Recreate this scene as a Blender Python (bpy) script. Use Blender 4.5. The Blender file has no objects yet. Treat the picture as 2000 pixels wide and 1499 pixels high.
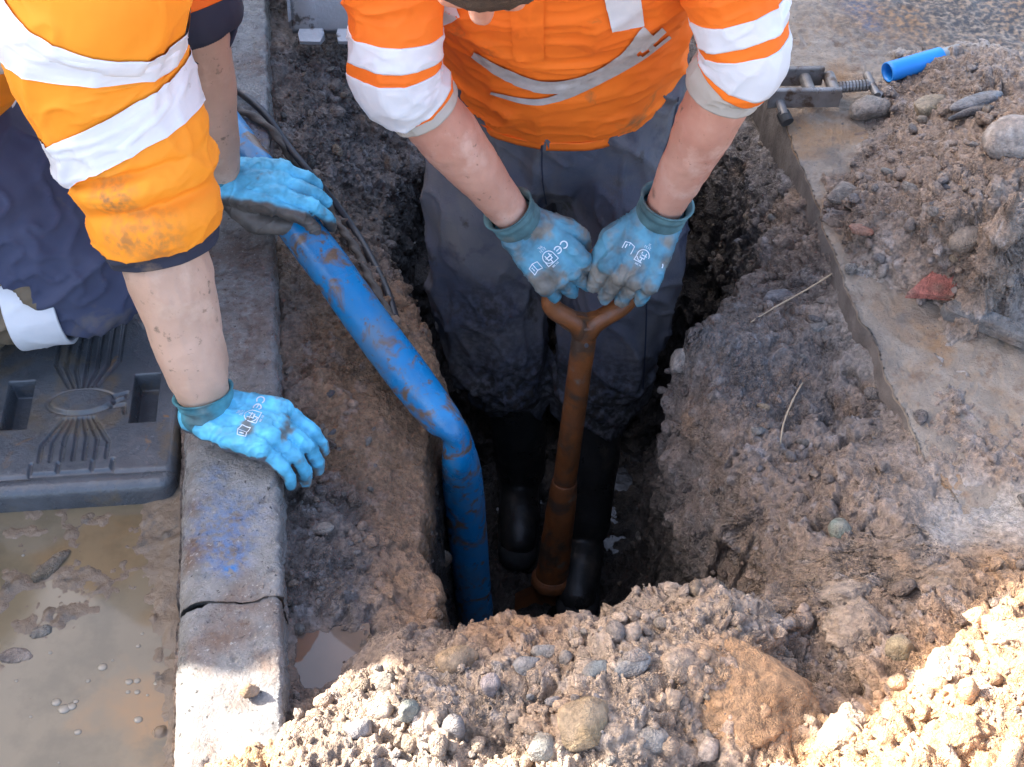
import bpy, bmesh, math, random
import numpy as np
from mathutils import Vector, Matrix
from mathutils.bvhtree import BVHTree

random.seed(7)
rng = np.random.default_rng(7)
scene = bpy.context.scene
COL = scene.collection
PI = math.pi

# ------------------------------------------------------------------ camera
CAM_H = 1.6
PITCH = math.radians(50)
FPX, W0, H0 = 2700.0, 2000.0, 1499.0
cd = bpy.data.cameras.new('camera'); cam = bpy.data.objects.new('camera', cd); COL.objects.link(cam)
cam.location = (0, 0, CAM_H); cam.rotation_euler = (PI / 2 - PITCH, 0, 0)
cd.sensor_width = 36.0; cd.lens = 36.0 * FPX / W0; cd.clip_start = 0.05; cd.clip_end = 500
scene.camera = cam
scene.render.resolution_x = 1024; scene.render.resolution_y = 767

# ------------------------------------------------------------------ sky, sun, exposure
SUN_EL = math.radians(33)
SAZ = (-0.936, 0.352)                       # horizontal direction towards the sun
world = bpy.data.worlds.new('World'); scene.world = world; world.use_nodes = True
wn = world.node_tree.nodes; wl = world.node_tree.links
sky = wn.new('ShaderNodeTexSky'); sky.sky_type = 'NISHITA'; sky.sun_disc = False
sky.sun_elevation = SUN_EL; sky.sun_rotation = math.atan2(SAZ[0], SAZ[1])
sky.air_density = 0.7; sky.dust_density = 4.0; sky.ozone_density = 0.6
wl.new(sky.outputs[0], wn['Background'].inputs['Color']); wn['Background'].inputs['Strength'].default_value = 0.15
sd = bpy.data.lights.new('sun', 'SUN'); sd.energy = 4.6; sd.angle = math.radians(0.6); sd.color = (1.0, 0.95, 0.88)
sun = bpy.data.objects.new('sun', sd); COL.objects.link(sun)
sv = Vector((SAZ[0] * math.cos(SUN_EL), SAZ[1] * math.cos(SUN_EL), math.sin(SUN_EL)))
sun.rotation_euler = sv.to_track_quat('Z', 'Y').to_euler(); sun.location = (-4, 2, 5)
scene.view_settings.view_transform = 'Standard'; scene.view_settings.look = 'None'
scene.view_settings.gamma = 1.0; scene.view_settings.exposure = 2.6
scene.view_settings.use_curve_mapping = False

# ------------------------------------------------------------------ helpers: picture -> place
CP, SP = math.cos(PITCH), math.sin(PITCH)
def ray(px, py):
    a = (px - W0 / 2) / FPX; b = (H0 / 2 - py) / FPX
    return np.array([a, CP + b * SP, -SP + b * CP])
def U(px, py, z):                            # where the sight line meets height z
    d = ray(px, py); t = (z - CAM_H) / d[2]
    return np.array([d[0] * t, d[1] * t, z])
def UY(px, py, y):                           # where it meets the upright plane at y
    d = ray(px, py); t = y / d[1]
    return np.array([d[0] * t, y, CAM_H + d[2] * t])
KE = np.array([-0.1266, 0.992]); KN = np.array([0.992, 0.1266])   # along the kerb, across it
def ns2xy(n, s): return n * KN[0] + s * KE[0], n * KN[1] + s * KE[1]
def xy2ns(x, y): return x * KN[0] + y * KN[1], x * KE[0] + y * KE[1]

# ------------------------------------------------------------------ helpers: noise
def _h(ix, iy, iz, seed):
    n = (ix.astype(np.uint32) * np.uint32(374761393) + iy.astype(np.uint32) * np.uint32(668265263)
         + iz.astype(np.uint32) * np.uint32(2246822519) + np.uint32((seed * 3266489917) & 0xffffffff))
    n = (n ^ (n >> np.uint32(13))) * np.uint32(1274126177)
    n = (n ^ (n >> np.uint32(16))) * np.uint32(2654435769)
    n ^= n >> np.uint32(15)
    return n.astype(np.float32) * np.float32(1 / 4294967296.0)
def vnoise(p, seed=0):
    p = np.asarray(p, np.float32); f = np.floor(p); i = f.astype(np.int64); f = p - f
    w = f * f * f * (f * (f * 6 - 15) + 10)
    r = 0
    for dx in (0, 1):
        wx = w[:, 0] if dx else 1 - w[:, 0]
        for dy in (0, 1):
            wy = w[:, 1] if dy else 1 - w[:, 1]
            for dz in (0, 1):
                wz = w[:, 2] if dz else 1 - w[:, 2]
                r = r + _h(i[:, 0] + dx, i[:, 1] + dy, i[:, 2] + dz, seed) * (wx * wy * wz)
    return r * 2 - 1
def fbm(p, octv=4, seed=0, gain=0.5, ridge=False):
    a, s, r = 1.0, 1.0, 0; tot = 0
    for o in range(octv):
        v = vnoise(np.asarray(p) * s + 17.3 * o, seed + o)
        if ridge: v = 1 - 2 * np.abs(v)
        r = r + a * v; tot += a; a *= gain; s *= 2.03
    return r / tot
def worley(p, seed=0):                       # distance to nearest cell point, random of that cell
    p = np.asarray(p, np.float32); i = np.floor(p).astype(np.int64)
    best = np.full(len(p), 9.0, np.float32); rid = np.zeros(len(p), np.float32)
    for dx in (-1, 0, 1):
        for dy in (-1, 0, 1):
            for dz in (-1, 0, 1):
                cx, cy, cz = i[:, 0] + dx, i[:, 1] + dy, i[:, 2] + dz
                h1 = _h(cx, cy, cz, seed); h2 = _h(cx, cy, cz, seed + 101); h3 = _h(cx, cy, cz, seed + 202)
                d = (cx + h1 - p[:, 0]) ** 2 + (cy + h2 - p[:, 1]) ** 2 + (cz + h3 - p[:, 2]) ** 2
                m = d < best
                best = np.where(m, d, best); rid = np.where(m, h1, rid)
    return np.sqrt(best), rid
def cells(p, seed=0):                        # broken-up cells: tilt plane of the nearest one and distance to its crack
    p = np.asarray(p, np.float32); i = np.floor(p).astype(np.int64); n_ = len(p)
    b1 = np.full(n_, 9.0, np.float32); b2 = np.full(n_, 9.0, np.float32); r = np.zeros(n_, np.float32); tl = np.zeros(n_, np.float32)
    for dx in (-1, 0, 1):
        for dy in (-1, 0, 1):
            for dz in (-1, 0, 1):
                cx, cy, cz = i[:, 0] + dx, i[:, 1] + dy, i[:, 2] + dz
                h1 = _h(cx, cy, cz, seed); h2 = _h(cx, cy, cz, seed + 101); h3 = _h(cx, cy, cz, seed + 202)
                ex, ey, ez = p[:, 0] - cx - h1, p[:, 1] - cy - h2, p[:, 2] - cz - h3; d = ex * ex + ey * ey + ez * ez
                m = d < b1; b2 = np.where(m, b1, np.minimum(b2, d)); b1 = np.where(m, d, b1)
                r = np.where(m, h1, r); tl = np.where(m, ex * (h2 - .5) * 2 + ey * (h3 - .5) * 2 + ez * (h1 - .5) * 2, tl)
    return np.sqrt(b1), np.sqrt(b2), r, tl
def sstep(a, b, x):
    t = np.clip((x - a) / (b - a), 0, 1); return t * t * (3 - 2 * t)

# ------------------------------------------------------------------ helpers: meshes
def mesh(name, v, f, m, parent=None, smooth=True, attrs=None, mats=None, midx=None):
    me = bpy.data.meshes.new(name)
    v = np.asarray(v, np.float32)
    if isinstance(f, np.ndarray) and f.ndim == 2:
        me.vertices.add(len(v)); me.vertices.foreach_set('co', v.ravel())
        k = f.shape[1]; me.loops.add(f.size); me.loops.foreach_set('vertex_index', f.ravel().astype(np.int32))
        me.polygons.add(len(f)); me.polygons.foreach_set('loop_start', np.arange(0, f.size, k, dtype=np.int32))
        me.update(calc_edges=True)
    else:
        me.from_pydata([tuple(map(float, q)) for q in v], [], [tuple(map(int, q)) for q in f])
    if smooth: me.polygons.foreach_set('use_smooth', np.ones(len(me.polygons), bool))
    for k, a in (attrs or {}).items():
        a = np.asarray(a, np.float32)
        if a.ndim == 2:
            at = me.attributes.new(k, 'FLOAT_COLOR', 'POINT'); c = np.ones((len(v), 4), np.float32); c[:, :3] = a
            at.data.foreach_set('color', c.ravel())
        else:
            at = me.attributes.new(k, 'FLOAT', 'POINT'); at.data.foreach_set('value', a)
    me.materials.append(m)
    for q in (mats or []): me.materials.append(q)
    if midx is not None: me.polygons.foreach_set('material_index', np.asarray(midx, np.int32))
    me.validate(); me.update()
    o = bpy.data.objects.new(name, me); COL.objects.link(o)
    if parent is not None: o.parent = parent
    return o
def tag(o, label, cat, group=None):
    o['label'] = label; o['category'] = cat
    if group: o['group'] = group
    return o
def struct(o, kind='structure', label=None):
    o['kind'] = kind
    if label: o['label'] = label
    return o
def thing(name, label, cat, loc=(0, 0, 0), group=None):
    o = bpy.data.objects.new(name, None); COL.objects.link(o); o.empty_display_size = 0.05
    o.location = loc
    return tag(o, label, cat, group)
def under(o, root):                          # parent, keeping world coordinates
    o.parent = root; o.matrix_parent_inverse = Matrix.Translation(root.location).inverted(); return o
def gridfaces(r, c, wrap=False):
    i = np.arange(r - 1)[:, None]; j = np.arange(c if wrap else c - 1)[None, :]
    j2 = (j + 1) % c
    a = i * c + j; b = i * c + j2; d = (i + 1) * c + j; e = (i + 1) * c + j2
    return np.stack([a + 0 * j, b, e, d], -1).reshape(-1, 4)
class MB:                                    # collects simple solids into one mesh
    def __init__(s): s.v = []; s.f = []
    def add(s, v, f):
        o = len(s.v); s.v += [tuple(q) for q in v]; s.f += [tuple(int(i) + o for i in q) for q in f]; return s
    def box(s, c, size, R=None, bev=0.0):
        bm = bmesh.new(); bmesh.ops.create_cube(bm, size=1)
        for q in bm.verts: q.co = Vector((q.co.x * size[0], q.co.y * size[1], q.co.z * size[2]))
        if bev: bmesh.ops.bevel(bm, geom=bm.edges[:] + bm.verts[:], offset=bev, segments=2, affect='EDGES', profile=0.5)
        bm.verts.ensure_lookup_table()
        M = R if R is not None else Matrix.Identity(3)
        v = [M @ q.co + Vector(c) for q in bm.verts]; f = [[x.index for x in p.verts] for p in bm.faces]
        bm.free(); return s.add(v, f)
    def tube(s, pts, rad, seg=14, cap=True):
        g = loft(pts, [(r, r) for r in (rad if hasattr(rad, '__len__') else [rad] * len(pts))], None, len(pts) if len(pts) < 3 else max(len(pts) * 5, 12), seg)
        r, c = g.shape[:2]; v = g.reshape(-1, 3); f = [tuple(q) for q in gridfaces(r, c, True)]
        if cap: f += [tuple(range(c - 1, -1, -1)), tuple((r - 1) * c + k for k in range(c))]
        return s.add(v, f)
    def obj(s, name, m, parent=None, smooth=False):
        o = mesh(name, s.v, s.f, m, None, smooth)
        if parent is not None: under(o, parent)
        return o
def cat(pts, n):                             # catmull-rom through points
    P = np.asarray(pts, float)
    if len(P) == 2: return P[0] + (P[1] - P[0]) * np.linspace(0, 1, n)[:, None] if P.ndim == 2 else np.interp(np.linspace(0, 1, n), [0, 1], P)
    L = np.r_[0, np.cumsum(np.linalg.norm(np.diff(P[:, :3], axis=0), axis=1))]
    E = np.vstack([2 * P[0] - P[1], P, 2 * P[-1] - P[-2]])
    t = np.linspace(0, L[-1], n); k = np.clip(np.searchsorted(L, t, 'right') - 1, 0, len(P) - 2)
    u = ((t - L[k]) / (L[k + 1] - L[k]))[:, None]
    a, b, c, d = E[k], E[k + 1], E[k + 2], E[k + 3]
    return 0.5 * (2 * b + (c - a) * u + (2 * a - 5 * b + 4 * c - d) * u ** 2 + (3 * b - a - 3 * c + d) * u ** 3)
def loft(path, radii, hint, nt, nphi, power=1.0):
    K = np.hstack([np.asarray(path, float), np.asarray(radii, float)])
    S = cat(K, nt); C = S[:, :3]; R = np.maximum(S[:, 3:], 1e-4)
    T = np.gradient(C, axis=0); T /= np.linalg.norm(T, axis=1)[:, None]
    if hint is None:
        hint = np.array([1.0, 0, 0]) if abs(T[:, 0]).mean() < 0.8 else np.array([0, 1.0, 0])
    A = np.asarray(hint, float)[None] - (T @ np.asarray(hint, float))[:, None] * T
    A /= np.linalg.norm(A, axis=1)[:, None]; B = np.cross(T, A)
    ph = np.linspace(0, 2 * PI, nphi, endpoint=False)
    cx = np.sign(np.cos(ph)) * np.abs(np.cos(ph)) ** power; sx = np.sign(np.sin(ph)) * np.abs(np.sin(ph)) ** power
    return C[:, None] + A[:, None] * (R[:, 0:1] * cx)[:, :, None] + B[:, None] * (R[:, 1:2] * sx)[:, :, None]
def gnormals(g, wrap=True):
    if wrap: dj = np.roll(g, -1, 1) - np.roll(g, 1, 1)
    else: dj = np.gradient(g, axis=1)
    di = np.gradient(g, axis=0)
    n = np.cross(dj, di); l = np.linalg.norm(n, axis=2, keepdims=True); return n / np.maximum(l, 1e-9)
def capsule(p0, r0, p1, r1, seg=16, cap=5):
    p0 = np.asarray(p0, float); p1 = np.asarray(p1, float); T = p1 - p0; L = np.linalg.norm(T); T = T / max(L, 1e-9)
    A = np.cross(T, [0.31, 0.77, 0.55]); A /= np.linalg.norm(A); B = np.cross(T, A)
    th = np.linspace(-PI / 2, 0, cap); rows = [(p0 + T * r0 * math.sin(t), r0 * math.cos(t)) for t in th]
    rows += [(p1 + T * r1 * math.sin(t), r1 * math.cos(t)) for t in np.linspace(0, PI / 2, cap)]
    ph = np.linspace(0, 2 * PI, seg, endpoint=False)
    v = np.concatenate([c + max(r, 1e-5) * (np.cos(ph)[:, None] * A + np.sin(ph)[:, None] * B) for c, r in rows])
    f = [tuple(q) for q in gridfaces(len(rows), seg, True)]
    f += [tuple(range(seg - 1, -1, -1)), tuple((len(rows) - 1) * seg + k for k in range(seg))]
    return v, f
def remesh(mb, voxel, smooth=4, fac=0.5):    # melt overlapping solids into one skin
    me = bpy.data.meshes.new('tmp'); me.from_pydata([tuple(map(float, q)) for q in mb.v], [], mb.f); me.update()
    o = bpy.data.objects.new('tmp', me); COL.objects.link(o)
    r = o.modifiers.new('r', 'REMESH'); r.mode = 'VOXEL'; r.voxel_size = voxel; r.adaptivity = 0
    if smooth: s = o.modifiers.new('s', 'SMOOTH'); s.factor = fac; s.iterations = smooth
    dg = bpy.context.evaluated_depsgraph_get(); e = o.evaluated_get(dg); m2 = e.to_mesh()
    v = np.empty(len(m2.vertices) * 3, np.float32); m2.vertices.foreach_get('co', v); v = v.reshape(-1, 3)
    n = np.empty(len(m2.vertices) * 3, np.float32); m2.vertices.foreach_get('normal', n); n = n.reshape(-1, 3)
    f = np.empty(len(m2.loops), np.int32); m2.loops.foreach_get('vertex_index', f)
    f = f.reshape(-1, 4) if len(f) == 4 * len(m2.polygons) else [tuple(p.vertices) for p in m2.polygons]
    e.to_mesh_clear(); bpy.data.objects.remove(o); bpy.data.meshes.remove(me)
    return v, n, f

# ------------------------------------------------------------------ materials
def mat(name, c1, c2=None, scale=20.0, rough=0.7, bump=0.0, bscale=120.0, attr=None, rattr=None, metal=0.0, rvar=0.0,
        spots=None, detail=6.0, sss=0.0, spec=0.5, coat=0.0, bdist=0.004, weave=0.0, r2=None, crumb=0.0, cattr=None):
    m = bpy.data.materials.new(name); m.use_nodes = True; N = m.node_tree.nodes; L = m.node_tree.links
    b = N['Principled BSDF']; b.inputs['Roughness'].default_value = rough; b.inputs['Metallic'].default_value = metal
    b.inputs['Specular IOR Level'].default_value = spec
    if coat: b.inputs['Coat Weight'].default_value = coat; b.inputs['Coat Roughness'].default_value = 0.15
    tc = N.new('ShaderNodeTexCoord'); co = tc.outputs['Object']
    def noise(sc, det=detail, rg=0.6, dist=0.0):
        n = N.new('ShaderNodeTexNoise'); n.inputs['Scale'].default_value = sc; n.inputs['Detail'].default_value = det
        n.inputs['Roughness'].default_value = rg; n.inputs['Distortion'].default_value = dist
        L.new(co, n.inputs['Vector']); return n.outputs['Fac']
    def ramp(x, a, bb, v0=0.0, v1=1.0):
        r = N.new('ShaderNodeMapRange'); r.inputs[1].default_value = a; r.inputs[2].default_value = bb
        r.inputs[3].default_value = v0; r.inputs[4].default_value = v1; L.new(x, r.inputs[0]); return r.outputs[0]
    def mix(f, a, bb, typ='MIX'):
        q = N.new('ShaderNodeMix'); q.data_type = 'RGBA'; q.blend_type = typ
        for k, x in ((0, f), (6, a), (7, bb)):
            if isinstance(x, (int, float)): q.inputs[k].default_value = x
            elif isinstance(x, tuple): q.inputs[k].default_value = (*x, 1) if len(x) == 3 else x
            else: L.new(x, q.inputs[k])
        return q.outputs[2]
    if attr:
        at = N.new('ShaderNodeAttribute'); at.attribute_name = attr; base = at.outputs['Color']
        v = mix(ramp(noise(scale), 0.3, 0.7), (0.55, 0.55, 0.55), (1.45, 1.43, 1.40))
        col = mix(1.0, base, v, 'MULTIPLY')
    else:
        col = mix(ramp(noise(scale), 0.35, 0.65), tuple(c1), tuple(c2 or c1))
    for sp in (spots or []):                 # (colour, scale, low, high, distortion)
        col = mix(ramp(noise(sp[1], 5, 0.62, sp[4] if len(sp) > 4 else 0.0), sp[2], sp[3]), col, tuple(sp[0]))
    L.new(col, b.inputs['Base Color'])
    if rattr:
        ar = N.new('ShaderNodeAttribute'); ar.attribute_name = rattr
        x = N.new('ShaderNodeMath'); x.operation = 'ADD'; L.new(ar.outputs['Fac'], x.inputs[0])
        L.new(ramp(noise(45), 0.3, 0.7, -0.16, 0.16), x.inputs[1]); x.use_clamp = True
        L.new(x.outputs[0], b.inputs['Roughness'])
    elif rvar:
        L.new(ramp(noise(r2 or scale * 0.7), 0.38, 0.62, max(0.03, rough - rvar), min(1, rough + rvar)), b.inputs['Roughness'])
    if bump or weave:
        bp = N.new('ShaderNodeBump'); bp.inputs['Strength'].default_value = bump or weave; bp.inputs['Distance'].default_value = bdist
        hh = noise(bscale, 8.0, 0.68)
        if crumb:                            # fine crumbs: two sizes of grain on the surface
            msk = ramp(noise(16, 3), 0.40, 0.62, 0.25, 1.0)
            if cattr:
                ca = N.new('ShaderNodeAttribute'); ca.attribute_name = cattr; mm_ = N.new('ShaderNodeMath'); mm_.operation = 'MULTIPLY'; L.new(ca.outputs['Fac'], mm_.inputs[0]); L.new(msk, mm_.inputs[1]); msk = mm_.outputs[0]
            for sc_, k_ in ((crumb, 0.85), (crumb * 2.3, 0.5)):
                vo = N.new('ShaderNodeTexVoronoi'); vo.inputs['Scale'].default_value = sc_; vo.inputs['Randomness'].default_value = 1.0
                dn = N.new('ShaderNodeTexNoise'); dn.inputs['Scale'].default_value = sc_ * .8; L.new(co, dn.inputs['Vector'])
                va = N.new('ShaderNodeVectorMath'); va.operation = 'MULTIPLY_ADD'; L.new(dn.outputs['Color'], va.inputs[0]); va.inputs[1].default_value = (1.6 / sc_,) * 3; L.new(co, va.inputs[2])
                L.new(va.outputs[0], vo.inputs['Vector'])
                ma = N.new('ShaderNodeMath'); ma.operation = 'MULTIPLY_ADD'; vm = N.new('ShaderNodeMath'); vm.operation = 'MULTIPLY'; L.new(vo.outputs['Distance'], vm.inputs[0]); L.new(msk, vm.inputs[1]); L.new(vm.outputs[0], ma.inputs[0]); ma.inputs[1].default_value = -k_; L.new(hh, ma.inputs[2]); hh = ma.outputs[0]
        L.new(hh, bp.inputs['Height']); L.new(bp.outputs[0], b.inputs['Normal'])
    if sss:
        b.inputs['Subsurface Weight'].default_value = sss; b.inputs['Subsurface Radius'].default_value = (0.012, 0.005, 0.003)
        b.inputs['Subsurface Scale'].default_value = 0.6
    return m

MUD = (0.17, 0.12, 0.085)
M_soil = mat('soil', (0.2, 0.15, 0.1), scale=130, attr='tint', rattr='rgh', bump=1.0, bscale=120, bdist=0.008, crumb=190, cattr='crm')
M_stone = mat('stone', (0.2, 0.2, 0.2), scale=90, attr='tint', rattr='rgh', bump=0.9, bscale=150, bdist=0.006, crumb=260)
M_kerb = mat('kerb_concrete', (0.20, 0.193, 0.18), (0.30, 0.29, 0.275), 30, 0.28, 1.0, 190, rvar=0.22, bdist=0.006, r2=16,
             spots=[((0.17, 0.115, 0.085), 7, 0.50, 0.64), ((0.42, 0.40, 0.37), 200, 0.62, 0.66), ((0.05, 0.045, 0.04), 110, 0.62, 0.67)])
M_slab = mat('pavement_concrete', (0.25, 0.20, 0.148), (0.34, 0.28, 0.215), 30, 0.6, 1.0, 170, rvar=0.25, bdist=0.006, r2=9,
             spots=[((0.30, 0.18, 0.09), 6.5, 0.48, 0.64, 0.6), ((0.09, 0.085, 0.08), 90, 0.64, 0.69), ((0.15, 0.13, 0.11), 5, 0.54, 0.66), ((0.20, 0.135, 0.09), 24, 0.55, 0.66)])
M_road = mat('asphalt', (0.06, 0.06, 0.06), (0.10, 0.095, 0.09), 60, 0.7, 0.6, 300, rvar=0.2)
M_mudbed = mat('mud_bed', (0.13, 0.095, 0.065), (0.19, 0.14, 0.095), 18, 0.2, 0.6, 130, rvar=0.12, spots=[((0.10, 0.085, 0.07), 30, 0.56, 0.66)])
M_water = mat('muddy_water', (0.155, 0.122, 0.074), (0.19, 0.146, 0.086), 5, 0.03, 0.02, 14, bdist=0.01, spots=[((0.25, 0.145, 0.06), 4, 0.52, 0.7), ((0.125, 0.10, 0.06), 11, 0.48, 0.62)])
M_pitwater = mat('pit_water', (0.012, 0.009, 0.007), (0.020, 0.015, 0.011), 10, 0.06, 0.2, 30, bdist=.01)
M_bubble = mat('foam', (0.24, 0.21, 0.16), (0.28, 0.25, 0.20), 100, 0.2)
M_clear = mat('clear_water', (0.12, 0.09, 0.07), (0.15, 0.11, 0.085), 9, 0.02)

# ================================================================== THE SETTING
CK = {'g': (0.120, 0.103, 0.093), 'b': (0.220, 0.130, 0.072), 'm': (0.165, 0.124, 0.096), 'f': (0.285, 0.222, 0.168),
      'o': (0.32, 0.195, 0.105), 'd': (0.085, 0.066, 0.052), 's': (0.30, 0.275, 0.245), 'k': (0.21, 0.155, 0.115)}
# picture x, y, height, lumpiness, colour
CTRL = [
 (552, 480, -.05, .3, 'b'), (556, 620, -.055, .4, 'm'), (556, 760, -.06, .5, 'm'), (560, 900, -.065, .8, 'g'), (562, 1050, -.07, .9, 'g'), (575, 1200, -.085, .9, 'g'),
 (640, 640, -.075, .6, 'b'), (640, 760, -.085, .7, 'b'), (650, 880, -.095, .7, 'b'), (660, 1000, -.10, .9, 'g'), (680, 1120, -.105, .8, 'g'), (690, 1210, -.10, .8, 'g'),
 (720, 780, -.11, .3, 'b'), (750, 900, -.13, .25, 'b'), (770, 1020, -.14, .2, 'b'), (780, 1140, -.13, .2, 'b'), (810, 1200, -.12, .2, 'b'),
 (810, 860, -.15, .2, 'b'), (830, 950, -.165, .2, 'b'), (850, 1060, -.165, .3, 'b'), (870, 1150, -.15, .4, 'b'), (800, 700, -.12, .3, 'b'), (845, 720, -.13, .3, 'b'),
 (540, 60, -.06, .4, 'm'), (545, 200, -.07, .5, 'm'), (545, 330, -.075, .7, 'm'), (600, 120, -.09, .8, 'g'), (610, 260, -.11, 1., 'g'), (660, 180, -.13, 1., 'g'), (670, 320, -.16, 1., 'g'),
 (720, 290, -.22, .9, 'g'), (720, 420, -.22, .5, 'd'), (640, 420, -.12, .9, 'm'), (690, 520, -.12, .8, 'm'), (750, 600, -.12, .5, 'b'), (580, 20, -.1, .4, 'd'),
 (600, 1260, -.098, .2, 'm'), (640, 1300, -.105, .1, 'm'), (700, 1270, -.085, .6, 'm'), (610, 1340, -.085, .5, 'm'),
 (760, 1265, -.04, .6, 'k'), (860, 1250, -.02, .6, 'k'), (950, 1235, -.005, .5, 'b'), (1060, 1222, .01, .5, 'b'), (1160, 1210, .025, .6, 'f'), (1260, 1190, .05, .9, 'f'), (1350, 1165, .08, 1., 'f'), (1470, 1195, .06, .9, 'f'),
 (580, 1400, -.03, .8, 'k'), (480, 1480, .03, .8, 'o'), (620, 1470, .045, .9, 'k'), (720, 1340, .0, 1., 'k'), (780, 1420, .05, 1., 'f'), (870, 1320, .04, 1., 'f'), (1000, 1370, .075, 1., 'f'), (1000, 1480, .085, 1., 'f'),
 (1180, 1300, .09, 1., 'f'), (1200, 1430, .12, 1., 'f'), (1330, 1260, .11, .8, 'f'), (1440, 1300, .11, .8, 'o'), (1450, 1420, .10, .8, 'o'), (1400, 1495, .10, 1., 'f'),
 (1570, 1380, .01, .9, 'k'), (1560, 1260, .0, 1., 'k'), (1650, 1290, .02, 1., 'k'), (1620, 1180, .0, 1., 'k'), (1740, 1190, .03, 1., 'k'), (1850, 1130, .045, 1., 'k'), (1930, 1100, .05, .8, 'o'),
 (1960, 1200, .13, 1., 'o'), (1850, 1270, .11, 1., 'o'), (1720, 1390, .12, 1., 'o'), (1600, 1470, .12, 1., 'o'), (1900, 1400, .19, 1., 'o'), (1990, 1300, .20, 1., 'o'), (1750, 1490, .19, 1., 'o'), (1995, 1495, .24, 1., 'o'),
 (1460, 1120, -.04, .7, 'm'), (1450, 1075, -.07, .9, 'm'), (1380, 1040, -.17, .7, 'g'), (1325, 960, -.21, .6, 'g'), (1300, 860, -.20, .6, 'g'), (1318, 740, -.15, .7, 'g'), (1350, 690, -.075, .8, 'g'), (1370, 640, -.10, .6, 'm'), (1385, 790, -.065, .9, 'm'), (1420, 900, -.07, .9, 'm'), (1450, 980, -.065, .9, 'm'), (1450, 760, -.065, .9, 'g'),
 (1500, 1000, -.05, 1., 'm'), (1550, 900, -.05, 1., 'm'), (1600, 1010, -.02, .9, 'm'), (1690, 960, .004, .6, 'k'), (1760, 1010, .014, .4, 'k'), (1700, 1080, .01, .8, 'k'), (1850, 1040, .004, .2, 's'), (1950, 1000, .004, .2, 's'),
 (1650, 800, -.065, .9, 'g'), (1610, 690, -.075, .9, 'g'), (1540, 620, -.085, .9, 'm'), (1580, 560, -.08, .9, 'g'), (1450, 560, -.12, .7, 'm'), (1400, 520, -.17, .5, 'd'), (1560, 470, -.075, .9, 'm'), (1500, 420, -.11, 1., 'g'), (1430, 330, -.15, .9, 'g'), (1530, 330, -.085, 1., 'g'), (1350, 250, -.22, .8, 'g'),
 (1790, 700, -.008, .5, 's'), (1850, 800, -.003, .5, 'k'), (1960, 900, .000, .5, 'k'), (1680, 610, -.03, .3, 's'), (1730, 640, -.03, .3, 's'), (1950, 720, -.03, .2, 's'), (1600, 230, -.03, .3, 's'), (1610, 300, -.03, .3, 's'), (1640, 150, -.03, .3, 's'), (1800, 60, -.04, .3, 's'), (1950, 60, -.04, .3, 's'), (1600, 50, -.04, .3, 's'),
 (1610, 350, .004, .7, 'k'), (1640, 400, .03, .9, 'k'), (1670, 460, .03, .9, 'k'), (1740, 290, .03, .9, 'k'), (1760, 190, .03, .9, 'k'), (1850, 145, .06, .9, 'k'), (1700, 350, .045, 1., 'k'), (1760, 380, .08, 1., 'k'), (1850, 300, .10, 1., 'k'), (1950, 200, .10, 1., 'k'), (1960, 330, .15, 1., 'k'), (1850, 440, .12, 1., 'k'), (1950, 460, .16, 1., 'k'), (1990, 250, .15, 1., 'k'),
 (1760, 500, .04, .8, 'k'), (1800, 580, .0, .6, 'k'), (1880, 540, .06, .9, 'k'), (1960, 560, .07, .9, 'k'), (1990, 640, .01, .6, 's'), (1700, 540, .0, .7, 's'),
]
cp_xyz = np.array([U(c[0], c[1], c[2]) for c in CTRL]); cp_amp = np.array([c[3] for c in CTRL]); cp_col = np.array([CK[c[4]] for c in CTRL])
extra = []                                   # beyond the picture
for q in [(-.5, 2.7, -.1), (0, 2.8, -.2), (.6, 2.8, -.1), (-.2, .55, .03), (.2, .55, .1), (.6, .5, .2), (1.2, .7, .2), (1.3, 1.3, .05), (1.4, 1.8, .1), (1.4, 2.6, -.04), (0, 2.2, -.25), (.25, 2.0, -.2)]:
    extra.append(q)
ex = np.array(extra); cp_xyz = np.vstack([cp_xyz, ex]); cp_amp = np.r_[cp_amp, np.full(len(ex), .8)]; cp_col = np.vstack([cp_col, np.tile(CK['m'], (len(ex), 1))])
D = np.linalg.norm(cp_xyz[:, None, :2] - cp_xyz[None, :, :2], axis=2)
rbf_w = np.linalg.solve(D + 0.012 * np.eye(len(D)), cp_xyz[:, 2] - cp_xyz[:, 2].mean()); rbf_m = cp_xyz[:, 2].mean()
GN = np.linspace(-.22, 1.45, 330); GS = np.linspace(.28, 2.75, 480)
gn, gs = np.meshgrid(GN, GS); gx, gy = ns2xy(gn, gs); gp = np.stack([gx.ravel(), gy.ravel()], 1)
dm = np.linalg.norm(gp[:, None] - cp_xyz[None, :, :2], axis=2)
G_base = (dm @ rbf_w + rbf_m).reshape(gn.shape)
wt = 1 / (dm ** 2 + 0.0006) ** 1.6; wt /= wt.sum(1, keepdims=True)
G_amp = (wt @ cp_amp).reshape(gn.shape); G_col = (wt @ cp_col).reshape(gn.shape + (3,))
del dm, wt
PIT = np.array([(-.09, .965), (-.098, 1.065), (-.128, 1.16), (-.133, 1.25), (-.130, 1.36), (-.115, 1.46), (-.15, 1.58), (-.20, 1.70), (-.235, 1.85), (-.22, 2.12), (.10, 2.18), (.40, 2.12), (.455, 1.92), (.43, 1.74), (.36, 1.60), (.275, 1.48), (.252, 1.38), (.250, 1.29), (.278, 1.20), (.325, 1.13), (.350, 1.07), (.33, 1.0), (.24, .975), (.05, .95)])
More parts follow.
